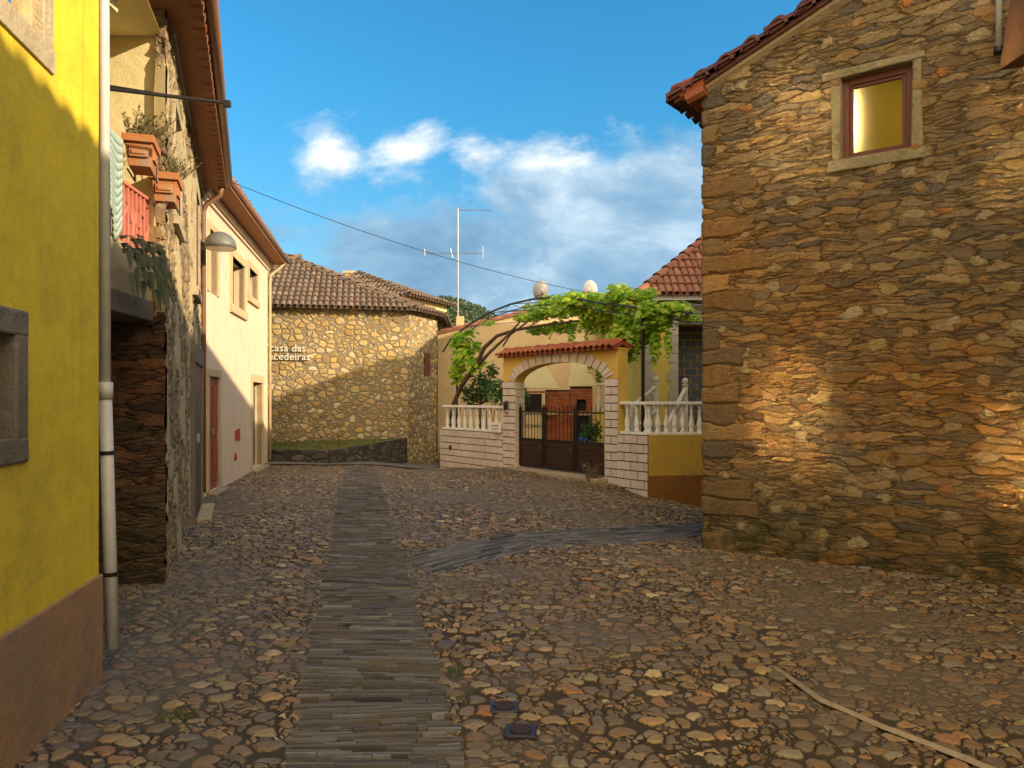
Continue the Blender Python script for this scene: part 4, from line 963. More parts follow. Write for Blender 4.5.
# gate leaves
px_ = [0.02, GL*.31, GL*.66, GL-.02]
for i in range(3):
    a, c_ = px_[i]+.01, px_[i+1]-.01; lf = MB(); fr_y = .09
    lf.box(a, a+.045, fr_y, fr_y+.045, .09, 1.40); lf.box(c_-.045, c_, fr_y, fr_y+.045, .09, 1.40); lf.box(a+.045, c_-.045, fr_y, fr_y+.04, .08, .13); lf.box(a+.045, c_-.045, fr_y, fr_y+.04, .66, .72); lf.box(a+.045, c_-.045, fr_y, fr_y+.04, 1.30, 1.335)
    lo = lf.build('gate_leaf', 'black_iron', gt, GM)
    pn = MB(); pn.box(a+.045, c_-.045, fr_y+.01, fr_y+.03, .13, .66); ins = .05; za = .57
    for p, q in (((a+.08, za), (c_-.18, za)), ((c_-.18, za), (c_-.1, za-.09)), ((c_-.1, za-.09), (c_-.1, .2)), ((a+.08, za), (a+.08, .2)), ((a+.08, .2), (c_-.1, .2))): pn.tube([(p[0], fr_y+.005, p[1]), (q[0], fr_y+.005, q[1])], .012, 5)
    pn.build('panel', 'iron_panel', lo, GM)
    n = 7
    for kx in range(n):
        xx = a+.045+(c_-a-.09)*(kx+.5)/n; bb = MB(); bb.tube([(xx, fr_y+.02, .72), (xx, fr_y+.02, 1.40)], .008, 6); bb.tube([(xx, fr_y+.02, 1.39), (xx, fr_y+.02, 1.47)], [.014, .001], 6); bb.build('bar', 'black_iron', lo, GM)
    for xx in (a+.02, c_-.02):
        bb = MB(); bb.tube([(xx, fr_y+.02, 1.40), (xx, fr_y+.02, 1.50)], [.025, .004], 6); bb.build('finial', 'black_iron', lo, GM)
part('threshold', 'cement', gt, GM, (-.1, GL+.1, -.3, .6, -.3, .045), bevel=.015)

prof = [(.055, 0), (.055, .03), (.035, .05), (.05, .10), (.058, .15), (.045, .22), (.026, .30), (.030, .36), (.04, .38), (.028, .40), (.038, .44), (.05, .46), (.05, .50)]
def balustrade(parent, M, x0, x1, zb, zt, n, y=.12, ends=True):
    part('base_rail', 'white_paint', parent, M, (x0, x1, y-.09, y+.09, zb, zb+.05), bevel=.008)
    part('handrail', 'white_paint', parent, M, (x0, x1, y-.085, y+.085, zt-.06, zt), bevel=.012)
    kz = (zt-.06-zb-.05)/.5
    proto = None
    for i in range(n):
        xx = x0+(x1-x0)*(i+.5)/n; b = MB(); b.lathe([(r_, z_*kz) for r_, z_ in prof], 0, 0, 0, 10)
        if proto is None: proto = b.build('baluster', 'white_paint', parent, M@Matrix.Translation((xx, y, zb+.05)), smooth=True)
        else:
            o = bpy.data.objects.new('baluster', proto.data); link(o, M@Matrix.Translation((xx, y, zb+.05)), parent)
x0l = -3.28
gl = thing('garden_wall', 'low pale pink block wall with white balusters left of the gateway', 'wall', (-1, 18.6, 0))
part('wall_core', 'dark_render', gl, GM, (x0l+.006, -.462, 0.0, .24, -.6, .80))
b = MB(); blocks(b, x0l, -.46, -.52, .80); 
for j in range(8):
    za = -.52+j*.165; b.q = random.random(); b.box(x0l-.02, x0l+.005, -.018, .25, za+.011, za+.154)
b.build('block_cladding', 'pink_cladding', gl, GM)
balustrade(gl, GM, x0l, -.47, .803, 1.44, 10)
b = MB(); b.tube([GM@Vector((x0l+.5, -.03, .34)), GM@Vector((x0l+.5, 0, .34))], .07, 12); b.build('vent', 'window_wood', gl)
grw = thing('garden_wall', 'low pale pink block wall with white balusters between the gateway and the ochre corner', 'wall', (2.4, 14.2, 0))
b = MB(); x1r = 4.12
part('wall_core', 'dark_render', grw, GM, (GL+.362, x1r-.01, 0.0, .24, -.6, .92)); blocks(b, GL+.36, x1r, -.6, .92, off=1); b.build('block_cladding', 'pink_cladding', grw, GM)
balustrade(grw, GM, GL+.362, x1r-.02, .923, 1.55, 3)
SM = frame(2.52, 13.88, 1, .10)
sw = thing('terrace_wall', 'ochre plastered terrace wall with brown base and white balusters next to the stone barn', 'wall', (3, 14, -.3))
part('wall', 'ochre_plaster', sw, SM, (.012, 1.75, 0, .25, .18, .925)); part('base', 'brown_plinth', sw, SM, (.014, 1.75, -.012, .24, -.9, .18), bevel=.005)
balustrade(sw, SM, -.02, 1.75, .927, 1.55, 11)
# letter box and lantern on the left wall
lb = thing('letter_box', 'small white letter box on the low wall beside the left gate pier', 'letter box', (-.4, 17.6, .8))
b = MB(); b.box(-.86, -.48, -.085, -.04, .80, 1.05); b.build('box', 'white_paint', lb, GM, bevel=.02); part('slot', 'black_iron', lb, GM, (-.80, -.54, -.089, -.084, .96, .975)); part('slot', 'black_iron', lb, GM, (-.80, -.54, -.089, -.084, .89, .90))
lt = thing('wall_lantern', 'dark wrought iron ornament lantern on the left gate pier', 'lantern', (-.2, 17.4, 1.4))
b = MB(); b.tube([(-.23, -.03, 1.25), (-.26, -.12, 1.3), (-.2, -.16, 1.4), (-.25, -.1, 1.5), (-.23, -.03, 1.56)], .012, 6); b.lathe([(.02, 0), (.05, .03), (.055, .14), (.02, .2)], -.23, -.1, 1.36, 6); b.build('body', 'black_iron', lt, GM)

# terrace floor inside the garden
b = MB(); q = [GM@Vector((x0l, .25, 0)), GM@Vector((4.1, .25, 0)), Vector((4.4, 14.3, 0)), Vector((4.4, 24, 0)), Vector((-2.2, 24, 0))]
b.prism([(p.x, p.y) for p in q], -.6, .05); tag(b.build('terrace_floor', 'terrace_concrete'), kind='structure')

# barbecue
bb_ = thing('brick_barbecue', 'red brick barbecue and oven with pale plaster hood seen through the gateway', 'barbecue', (1.3, 20.8, .05))
BX = frame(.35, 20.5, 1, -.05)
part('platform', 'terrace_concrete', bb_, BX, (-.3, 2.2, -.4, 1.0, .05, .46))
b = MB()
def bricks(b, x0, x1, z0, z1, y, holes=(), bw=.22, bh=.075, th=.1):
    nz = int((z1-z0)/bh)
    for j in range(nz):
        x_ = x0-(bw/2 if j % 2 else 0)
        while x_ < x1-.01:
            a, c_ = max(x_, x0), min(x_+bw, x1); za = z0+j*bh
            segs = [(a, c_)]
            for h in holes:
                if h[2] < za+bh/2 < h[3]: segs = [q for (p, r_) in segs for q in ((p, min(r_, h[0])), (max(p, h[1]), r_)) if q[1]-q[0] > .015]
            for (p, r_) in segs: b.q = random.random(); b.box(p+.004, r_-.004, y, y+th, za+.004, za+bh-.004)
            x_ += bw
bricks(b, .55, 1.25, .46, 1.85, .12); b.build('brickwork', 'red_brick', bb_, BX); b = MB(); bricks(b, 1.25, 1.85, .46, 1.95, 0, [(1.32, 1.78, .46, 1.15), (1.42, 1.66, 1.3, 1.62)], th=.104)
b.build('brickwork', 'red_brick', bb_, BX); b = MB(); bricks(b, -.05, .55, 1.75, 1.9, 0)
bso = b.build('brickwork', 'red_brick', bb_, BX)
part('core', 'room_dark', bb_, BX, (.56, 1.24, .225, .7, .46, 1.85), (1.26, 1.84, .11, .8, .46, 1.94))
part('oven_lintel', 'light_stone', bb_, BX, (1.22, 1.88, -.02, .5, 1.16, 1.22))
part('shelf', 'light_stone', bb_, BX, (-.1, .56, -.02, .6, .82, .88), bevel=.01); part('shelf', 'light_stone', bb_, BX, (-.1, .9, -.04, .6, 1.16, 1.22), bevel=.01)
for bxx in ((-.1, .0, 0, .6, .46, .82), (-.1, .0, 0, .6, .88, 1.16), (.42, .52, 0, .6, .46, .82), (.42, .52, 0, .6, .88, 1.16), (-.12, -.02, 0, .6, 1.22, 1.75), (.48, .549, 0, .6, 1.22, 1.75)): part('shelf_pillar', 'bbq_plaster', bb_, BX, bxx)
part('grill_box', 'room_dark', bb_, BX, (.0, .46, .02, .5, 1.24, 1.74))
b = MB(); b.hexa([(-.12, .0, 1.9), (.95, .0, 1.9), (.95, .6, 1.9), (-.12, .6, 1.9)], [(.22, .2, 2.65), (.5, .2, 2.65), (.5, .5, 2.65), (.22, .5, 2.65)]); b.build('hood', 'bbq_plaster', bb_, BX)
b = MB(); b.hexa([(1.15, .05, 1.96), (1.95, .05, 1.96), (1.95, .7, 1.96), (1.15, .7, 1.96)], [(1.32, .25, 2.7), (1.62, .25, 2.7), (1.62, .5, 2.7), (1.32, .5, 2.7)]); b.box(1.32, 1.62, .25, .5, 2.702, 3.3); b.build('chimney', 'bbq_plaster', bb_, BX)
b = MB(); b.lathe([(.0, 0), (.22, .0), (.26, .10), (.24, .12), (.2, .04), (0, .03)], 1.9, 19.85, .46, 16, cap=False); tag(b.build('plastic_basin', 'blue_plastic', smooth=True), 'blue plastic basin on the paving in front of the brick oven', 'basin')
b = MB(); b.box(.2, 2.3, 19.5, 20.2, .05, .455); b.build('paving_step', 'terrace_concrete', bb_)
# white balustrade at the back of the terrace
tb = thing('terrace_balustrade', 'white balustrade at the back of the garden right of the brick oven', 'balustrade', (2.4, 19.5, .8))
TM = frame(2.15, 19.4, 1, -.1); part('wall', 'garden_house_plaster', tb, TM, (0, 1.6, 0.03, .2, .05, 1.30)); balustrade(tb, TM, 0, 1.6, 1.303, 2.02, 8)

# garden house (right, behind)
hs4 = thing('garden_house', 'yellow house with white quoins and orange hipped tile roof behind the terrace', 'house', (5.5, 19, 0))
HM = frame(2.93, 16.5, 1, 0)
b = MB(); b.prism([(0, 0), (.73, 0), (.73, .8), (1.9, .8), (1.9, 0), (6, 0), (6, 7), (0, 7)], -.5, 3.3); b.box(0, 6, 0, 7, 3.3, 3.85); b.build('wall', 'garden_house_plaster', hs4, HM)
b = MB()
for j in range(18):
    za = .2+j*.2
    b.q = random.random(); wv = .24 if j % 2 else .15; b.box(-.02, wv, -.03, .1, za+.005, za+.195)
b.build('quoins', 'quoin_stone', hs4, HM); b = MB()
for j in range(18):
    za = .2+j*.2
    b.q = random.random(); wv = .24 if j % 2 else .15; b.box(.50+(.0 if j % 2 else .05), .72, -.03, .0, za+.005, za+.195)
b.build('quoins', 'quoin_stone', hs4, HM)
b = MB(); blocks(b, .74, 1.89, .2, 3.28, y=.775, bw=.3, bh=.16); b.build('porch_cladding', 'grey_cladding', hs4, HM); b = MB(); blocks(b, 1.9, 3.2, .2, 3.28, y=-.02, bw=.3, bh=.16); b.build('porch_cladding', 'grey_cladding', hs4, HM)
H1 = Vector((2.72, 16.15, 3.88)); H2 = Vector((9.3, 16.15, 3.88)); H3 = Vector((9.3, 24, 3.88)); H4 = Vector((2.72, 24, 3.88)); R1_ = Vector((5.9, 19.2, 6.5)); R2_ = Vector((5.9, 21, 6.5))
b = MB(); roof_face(b, [H1, H2, R1_], seed=81, pitch=.15, r=.062, course=.34); roof_face(b, [H4, H1, R1_, R2_], seed=82, pitch=.15, r=.062, course=.34); roof_face(b, [H2, H3, R2_, R1_], seed=83, pitch=.15, r=.062, course=.34); roof_face(b, [H3, H4, R2_], seed=84, pitch=.15, r=.062, course=.34)
for p, q in ((H1, R1_), (H2, R1_), (R1_, R2_), (H4, R2_)): ridge(b, p, q)
b.build('roof', 'roof_tile_brick', hs4)
part('eave_board', 'white_paint', hs4, ID, (2.74, 9.2, 16.2, 16.24, 3.74, 3.86), (2.74, 2.78, 16.24, 23.9, 3.74, 3.86))
# garden stairs with white railings
gs = thing('garden_stairs', 'white railed steps climbing to the yellow house behind the terrace wall', 'stairs', (2.9, 15.2, 0))
b = MB()
for i in range(7):
    f_ = i/6; b.box(2.35+.1*i, 3.1+.1*i, 14.75+.16*i, 14.93+.16*i+.6, -.2, .3+.12*i)
b.build('steps', 'terrace_concrete', gs)
for (p0, p1) in (((2.36, 15.0, 1.42), (3.03, 15.8, 1.86)), ((3.04, 14.6, 1.12), (3.58, 15.5, 1.82))):
    b = MB(); b.tube([p0, p1], .045, 8); b.tube([(p0[0], p0[1], p0[2]-.5), (p1[0], p1[1], p1[2]-.5)], .035, 8); b.build('handrail', 'white_paint', gs, smooth=True)
    b = MB(); b.box(p1[0]-.045, p1[0]+.045, p1[1]-.045, p1[1]+.045, .4, p1[2]+.06); b.lathe([(.07, 0), (.07, .02), (.03, .03), (.06, .06), (.068, .10), (.05, .14), (.005, .16)], p1[0], p1[1], p1[2]+.06, 12); b.build('newel_post', 'white_paint', gs, smooth=False)
    b = MB(); b.box(p0[0]-.05, p0[0]+.05, p0[1]-.05, p0[1]+.05, .05, p0[2]+.03); b.build('newel_post', 'white_paint', gs)
    for k in range(1, 4):
        f_ = k/4; c_ = Vector(p0).lerp(Vector(p1), f_); b = MB(); b.lathe([(r_*.9, z_) for r_, z_ in prof], c_.x, c_.y, c_.z-.5, 8); b.build('baluster', 'white_paint', gs, smooth=True)
part('landing', 'terrace_concrete', gs, ID, (2.95, 5.2, 15.7, 16.45, .05, 1.02))

# pergola
pg = thing('pergola', 'arched steel pergola carrying the grape vine over the gateway', 'pergola', (1, 16.5, 0))
def gq(x_, y_, z_): return GM@Vector((x_, y_, z_))
def on(px, py, off):       # point on the plane parallel to the gateway at depth off
    u_ = (px-512)/FPX; o = GM@Vector((0, off, 0)); dx_, dy_ = GD[0]/GL, GD[1]/GL
    t_ = (u_*o.y-o.x)/(dx_-u_*dy_); return Vector((o.x+dx_*t_, o.y+dy_*t_, EYE+(HOR-py)/FPX*(o.y+dy_*t_)))
arc = [(443, 352), (450, 340), (467, 326), (488, 313), (511, 304), (533, 299), (555, 297), (578, 299), (600, 303), (648, 309), (692, 313)]
for off, dz_ in ((.55, 0), (2.6, .25)):
    p_ = [on(px, py, .55) for px, py in arc]; sh = GM.to_3x3()@Vector((0, off-.55, 0)); p_ = [p+sh+Vector((0, 0, dz_)) for p in p_]
    b = MB(); b.tube(p_, .024, 8); b.tube([p+Vector((0, 0, -.16)) for p in p_[2:]], .012, 6)
    for i in range(2, len(p_)-1):
        m_ = p_[i].lerp(p_[i+1], .5); b.tube([p_[i], m_+Vector((0, 0, -.16)), p_[i+1]], .007, 4)
    b.build('arch_rib', 'dark_steel', pg)
base = [on(px, py, .55) for px, py in arc]; shv = GM.to_3x3()@Vector((0, 2.05, 0))+Vector((0, 0, .25))
b = MB()
for i in range(2, 10): b.tube([base[i], base[i]+shv], .012, 5)
lnA, lnB = base[4]+Vector((0, 0, -.05)), base[-1]+Vector((0, 0, .02))
for f_ in (.15, .4, .65, .9): b.tube([base[3]+shv*f_+Vector((0, 0, .02)), (base[4]+base[-1])*.5+shv*f_+Vector((0, 0, .05)), base[-1]+shv*f_], .008, 4)
for k_, (za, zb) in enumerate(((0, 0), (-.13, -.06), (-.30, -.2))): b.tube([on(600, 303, .9+.5*k_)+Vector((0, 0, za)), on(650, 310, .9+.5*k_)+Vector((0, 0, za)), on(702, 314, .9+.5*k_)+Vector((0, 0, zb))], .015, 6)
b.build('cross_bar', 'galvanised', pg)
b = MB(); p = on(457, 403, .5); b.tube([Vector((p.x, p.y, .05)), Vector((p.x, p.y, 3.02))], .03, 8); b.build('post', 'dark_steel', pg)
b = MB(); p = on(643, 400, .5); b.tube([Vector((p.x, p.y, .05)), Vector((p.x, p.y, 3.3))], .035, 8); b.build('post', 'black_iron', pg)
for px in (480, 620):
    p = on(px, 400, 2.6); b = MB(); b.tube([Vector((p.x, p.y, .05)), Vector((p.x, p.y, 3.2))], .03, 8); b.build('post', 'dark_steel', pg)

# vine
vn = thing('grape_vine', 'bright green grape vine climbing a twisted trunk and covering the pergola', 'vine', (-1.5, 19.3, 0))
tr = [on(452, 455, .5), on(449, 430, .5), on(453, 405, .5), on(462, 385, .55), on(476, 366, .6), on(484, 348, .7), (on(497, 336, .8)), on(515, 330, 1.0), on(545, 325, 1.2), on(600, 318, 1.3)]
b = MB(); b.tube(tr, [.075, .06, .055, .065, .05, .055, .045, .04, .03, .02], 9); b.tube([tr[4]+Vector((.03, 0, 0)), on(490, 352, .6), on(505, 338, .9), on(520, 322, 1)], [.05, .04, .035, .02], 7); b.build('trunk', 'bark', vn, smooth=True)
def leaf(b, c_, s_, nrm, rr):
    n_ = nrm.normalized(); a = n_.cross(Vector((rr.uniform(-1, 1), rr.uniform(-1, 1), rr.uniform(-1, 1)))).normalized(); d_ = n_.cross(a); b.q = rr.random()
    cup = -.18*s_
    pts = [(0, -.9), (.75, -.75), (.55, -.1), (1.0, .25), (.45, .45), (0, 1.1), (-.45, .45), (-1.0, .25), (-.55, -.1), (-.75, -.75)]
    ring = [c_+a*(x_*s_)+d_*(y_*s_)+n_*(cup*(x_*x_+y_*y_*.5)) for x_, y_ in pts]; i0 = len(b.v); b.add([c_]+ring, [(0, k+1, (k+1) % 10+1) for k in range(10)], b.q)
def leafcloud(b, blobs, rr, size=(.04, .085)):
    for (c_, rad, n) in blobs:
        c_ = Vector(c_); 
        for _ in range(n):
            while True:
                p = Vector((rr.uniform(-1, 1), rr.uniform(-1, 1), rr.uniform(-1, 1)))
                if p.length < 1: break
            p = p*(.55+.45*p.length) if p.length > 0 else p
            q = Vector((p.x*rad[0], p.y*rad[1], p.z*rad[2])); nrm = Vector((p.x*.5+rr.uniform(-.5, .5)-.2, p.y*.5+rr.uniform(-.5, .5)-.4, abs(p.z)+rr.uniform(.1, .9)))
            leaf(b, c_+q, rr.uniform(*size), nrm, rr)
rr = random.Random(5); b = MB()
bl = []
def add(px, py, off, r_, n): bl.append((on(px, py, off), r_, n))
for (px, py, off, r_, n) in ((530, 318, 1.3, (.45, .5, .13), 170), (560, 312, 1.4, (.5, .5, .17), 260), (590, 308, 1.2, (.5, .5, .25), 340), (612, 306, 1.0, (.4, .5, .32), 420), (630, 312, .9, (.35, .5, .42), 520),
                             (648, 320, .75, (.32, .4, .40), 420), (664, 318, .7, (.22, .3, .26), 160), (684, 312, .7, (.2, .25, .10), 50), (585, 301, .9, (.8, .4, .22), 560), (545, 312, 1.5, (.5, .5, .14), 160), (560, 304, 1.6, (.6, .5, .15), 200), (675, 308, .7, (.35, .35, .16), 200), (690, 318, .8, (.2, .3, .10), 60), (535, 308, 1.6, (.4, .4, .12), 100), (640, 335, .9, (.3, .3, .3), 160), (625, 297, .8, (.45, .3, .2), 260), (652, 312, .5, (.3, .2, .25), 200), (600, 322, 1.5, (.5, .6, .28), 420), (565, 327, 1.8, (.55, .6, .17), 300), (540, 330, 1.9, (.4, .4, .14), 140),
                             (632, 345, .6, (.18, .2, .45), 150), (618, 335, .7, (.25, .3, .25), 170), (655, 348, .6, (.10, .12, .42), 60), (668, 345, .6, (.07, .1, .45), 40), (548, 298, 1.5, (.3, .3, .10), 45), (575, 296, 1.5, (.25, .3, .12), 60),
                             (618, 290, 1.1, (.25, .3, .15), 90), (648, 295, .8, (.2, .3, .14), 60), (545, 352, 2.2, (.16, .2, .22), 40), (590, 362, .9, (.06, .1, .30), 32), (580, 355, .8, (.10, .1, .18), 26), (598, 372, .9, (.05, .06, .24), 22)):
    add(px, py, off, r_, n)
leafcloud(b, bl, rr)
bl = []
for (px, py, off, r_, n) in ((462, 348, .5, (.36, .25, .38), 120), (458, 370, .5, (.28, .2, .4), 90), (475, 365, .6, (.25, .2, .3), 60), (458, 340, .5, (.22, .2, .22), 46), (464, 356, .5, (.26, .2, .28), 60), (455, 375, .5, (.2, .2, .35), 50), (470, 333, .55, (.22, .2, .14), 28), (476, 345, .6, (.15, .2, .2), 22), (488, 323, .7, (.2, .2, .08), 14)): add(px, py, off, r_, n)
leafcloud(b, bl, rr, (.07, .11))
for i in range(40):       # hanging and rising tendrils
    px = rr.uniform(540, 680); p = on(px, 310 if rr.random() < .6 else 330, rr.uniform(.7, 1.4)); up = rr.choice((-1, 1, -1)); l = rr.uniform(.15, .5); q = p+Vector((rr.uniform(-.15, .15), rr.uniform(-.1, .1), l*up))
    b.q = .2; b.tube([p, p.lerp(q, .5)+Vector((.03, 0, .02)), q], .004, 3)
    for k in range(6): leaf(b, p.lerp(q, k/5)+Vector((rr.uniform(-.04, .04), 0, 0)), rr.uniform(.03, .055), Vector((rr.uniform(-.5, .5), -.6, .5)), rr)
b.build('foliage', 'vine_leaf', vn)
# shrub behind left wall
sh_ = thing('garden_shrub', 'dark green leafy shrub behind the left garden balustrade', 'shrub', (-.9, 19.4, 0))
b = MB(); rr = random.Random(8); bl = []
for (px, py, off, r_, n) in ((485, 385, 1.2, (.42, .4, .45), 420), (498, 393, 1.0, (.3, .3, .4), 260), (475, 397, 1.2, (.4, .4, .35), 260), (492, 370, 1.3, (.2, .2, .25), 90), (466, 392, 1.1, (.2, .2, .3), 80), (506, 400, 1.4, (.3, .3, .35), 160), (524, 397, 1.9, (.2, .3, .3), 120)): add(px, py, off, r_, n)
leafcloud(b, bl, rr, (.035, .06)); b.build('foliage', 'shrub_leaf', sh_)
b = MB(); p = on(487, 400, 1.2)
for k in range(5): b.tube([(p.x, p.y, .05), (p.x+rr.uniform(-.3, .3), p.y+rr.uniform(-.2, .2), 1.6)], [.02, .008], 5)
b.build('stem', 'bark', sh_)
# potted plant beside oven
pp_ = thing('potted_plant', 'green potted plant right of the brick oven behind the gate bars', 'plant', (1.95, 18.9, .05))
b = MB(); b.lathe([(.12, 0), (.17, .28), (.19, .28), (.19, .32), (.15, .32)], 1.95, 18.4, .05, 14); b.build('pot', 'terracotta', pp_)
b = MB(); leafcloud(b, [((1.95, 18.4, .75), (.28, .28, .4), 240)], random.Random(3), (.035, .06)); b.build('foliage', 'shrub_leaf', pp_)
# dry weed at gate foot
b = MB(); rr = random.Random(14); p0 = GM@Vector((GL-.12, -.22, -.02))
for i in range(60):
    a = rr.uniform(0, 6.28); l = rr.uniform(.1, .38); base_ = p0+Vector((rr.uniform(-.12, .12), rr.uniform(-.1, .1), 0)); tip = base_+Vector((math.cos(a)*l*.5, math.sin(a)*l*.4, l)); b.q = rr.random(); b.tube([base_, base_.lerp(tip, .5)+Vector((0, 0, .04)), tip], [.004, .003, .001], 3)
    for k in range(4):
        c_ = base_.lerp(tip, rr.uniform(.3, 1)); q = Vector((rr.uniform(-1, 1), rr.uniform(-1, 1), rr.uniform(-1, 1)))*.02; s_ = Vector((q.y, -q.x, .01)); b.q = rr.random(); b.face(c_-q, c_+s_, c_+q, c_-s_)
tag(b.build('dry_weed', 'dry_leaf'), 'dry brown weed at the foot of the right gate pier', 'weed')

# ------------------------------------------------------------ RIGHT: stone barn
RD = (.803, -.595); RM = frame(2.18, 8.55, *RD); BLN = 3.55; BDP = 7.6
br = thing('stone_barn', 'tall schist stone barn with a small red wooden window on the right', 'house', (4.5, 11, -.1))
wn = (1.47, 2.13, 4.04, 4.88); RK = .385; HB = 5.14
grid_wall('wall', 'barn_stone', br, RM, 0, BLN, -.35, 6.6, [wn], step=.022, top=lambda x_: HB+RK*x_, left=.5)
b = MB(); b.face((0, .5, -.6), (0, .5, HB), (0, BDP, HB), (0, BDP, -.6)); b.face((0, BDP, -.6), (0, BDP, HB), (3.8, BDP, HB+3.8*RK), (7, BDP, HB), (7, BDP, -.6)); b.face((BLN, .01, -.6), (7, .01, -.6), (7, .01, HB), (3.8, .01, HB+3.8*RK), (BLN, .01, HB+BLN*RK)); b.face((7, 0.01, -.6), (7, BDP, -.6), (7, BDP, HB), (7, .01, HB)); b.build('rear_walls', 'dark_schist', br, RM)
x0, x1, z0, z1 = wn
b = MB(); b.face((x0, 0, z0), (x0, 0, z1), (x0, .3, z1), (x0, .3, z0)); b.face((x1, 0, z0), (x1, .3, z0), (x1, .3, z1), (x1, 0, z1)); b.face((x0, 0, z1), (x1, 0, z1), (x1, .3, z1), (x0, .3, z1)); b.face((x0, 0, z0), (x0, .3, z0), (x1, .3, z0), (x1, 0, z0)); b.build('window_reveal', 'light_stone', br, RM)
part('window_surround', 'weathered_stone', br, RM, (x0-.085, x0+.005, -.022, .1, z0, z1+.01, .012), (x1-.005, x1+.085, -.018, .1, z0-.01, z1+.02, .012), (x0-.17, x1+.10, -.024, .12, z1, z1+.085, .014), (x0-.12, x1+.11, -.03, .12, z0-.12, z0, .014), bevel=.014)
f = MB(); y0 = .07; fw = .07
f.box(x0+.006, x0+fw, y0, y0+.06, z0+.004, z1-.004); f.box(x1-fw, x1-.006, y0, y0+.06, z0+.004, z1-.004); f.box(x0+fw, x1-fw, y0, y0+.06, z1-fw, z1-.004); f.box(x0+fw, x1-fw, y0, y0+.06, z0+.004, z0+.045)
i_ = .035; f.box(x0+fw, x0+fw+i_, y0+.015, y0+.05, z0+.045, z1-fw); f.box(x1-fw-i_, x1-fw, y0+.015, y0+.05, z0+.045, z1-fw); f.box(x0+fw+i_, x1-fw-i_, y0+.015, y0+.05, z1-fw-i_, z1-fw); f.box(x0+fw+i_, x1-fw-i_, y0+.015, y0+.05, z0+.045, z0+.045+i_)
fo = f.build('window', 'window_wood', br, RM, bevel=.005)
part('pane', 'glass_mirror', fo, RM, (x0+fw+i_-.005, x1-fw-i_+.005, y0+.03, y0+.036, z0+.045+i_-.005, z1-fw-i_+.005))
# roof: verge tiles along the rake
b = MB()
def rp(x_, y_, dz_=0): return RM@Vector((x_, y_, HB+RK*x_+dz_))
roof_face(b, [rp(-.32, BDP+.2, .04), rp(-.32, -.10, .04), rp(3.9, -.10, .04), rp(3.9, BDP+.2, .04)], seed=91, r=.09)
roof_face(b, [RM@Vector((7.4, -.1, HB-.1)), RM@Vector((7.4, BDP+.2, HB-.1)), rp(3.9, BDP+.2, .04), rp(3.9, -.1, .04)], seed=92)
b.build('roof', 'roof_tile_dark', br)
b = MB(); t_ = -.27; kk = 0
while t_ < 3.9:                              # barrel tile ends showing as humps along the rake
    b.q = random.random(); rad = .112+random.uniform(-.008, .008); n = 10; vs = []; c0 = HB+RK*t_+.03
    for (yy, rr_) in ((.30, rad*.9), (-.16, rad), (-.16, rad*.72)):
        for k_ in range(n+1):
            th = math.pi*k_/n; vs.append(RM@Vector((t_+rr_*math.cos(th), yy, c0+RK*rr_*math.cos(th)+rr_*1.05*math.sin(th))))
    b.add(vs, [(r0*(n+1)+k_, r0*(n+1)+k_+1, (r0+1)*(n+1)+k_+1, (r0+1)*(n+1)+k_) for r0 in range(2) for k_ in range(n)], b.q)
    b.add([RM@Vector((t_+rad*.74*math.cos(math.pi*k_/n), -.13, c0+RK*rad*.74*math.cos(math.pi*k_/n)+rad*.74*math.sin(math.pi*k_/n))) for k_ in range(n+1)], [tuple(range(n+1))], b.q); t_ += .285
b.build('verge_tiles', 'roof_tile_dark', br, smooth=True)

b = MB(); b.add([rp(0, .0, -.10), rp(3.9, 0, -.10), rp(3.9, 0, .05), rp(-.05, 0, .05), rp(0, -.06, -.05), rp(3.9, -.06, -.05), rp(3.9, -.07, .05), rp(-.05, -.07, .05)], [(0, 1, 5, 4), (4, 5, 6, 7), (3, 0, 4, 7)]); b.build('verge_bedding', 'cement', br)
b = MB()                                    # curly eave corner: three corbelled tile ends under the eave
for j, (dx_, dz_) in enumerate(((-.05, -.06), (-.12, .0), (-.22, .06))):
    for kk in range(20): b.q = random.random(); yy = -.06+kk*.21; p = RM@Vector((dx_-.12, yy, HB+dz_-.04)); q = RM@Vector((.05, yy, HB+dz_+.02)); b.tube([p, q], .075, 8)
b.build('eave_tiles', 'roof_tile_red', br)
b = MB(); b.tube([RM@Vector((2.84, -.10, 6.4)), RM@Vector((2.84, -.10, 4.78))], .028, 10); bo = b.build('overflow_pipe', 'zinc_pipe', br, smooth=True)
b = MB(); p = RM@Vector((2.84, -.08, 4.74)); b.lathe([(.05, 0), (.045, .05)], p.x, p.y, p.z, 10); b.build('pipe_bracket', 'black_iron', br)

rh = thing('shadow_caster_house', 'unseen plastered house added behind the stone barn to shade the rubble stone house', 'house', (10, 15, -.5))  # unseen, added to raise the shadow edge on the rubble stone house
part('wall', 'old_plaster', rh, ID, (8.3, 12.5, 14.0, 16.2, -.6, 6.95))
b = MB(); roof_face(b, [Vector((8.15, 13.9, 7.0)), Vector((8.15, 16.3, 7.0)), Vector((10.4, 16.3, 7.5)), Vector((10.4, 13.9, 7.5))], seed=111); roof_face(b, [Vector((12.7, 16.3, 7.0)), Vector((12.7, 13.9, 7.0)), Vector((10.4, 13.9, 7.5)), Vector((10.4, 16.3, 7.5))], seed=112); b.build('roof', 'roof_tile_old', rh)

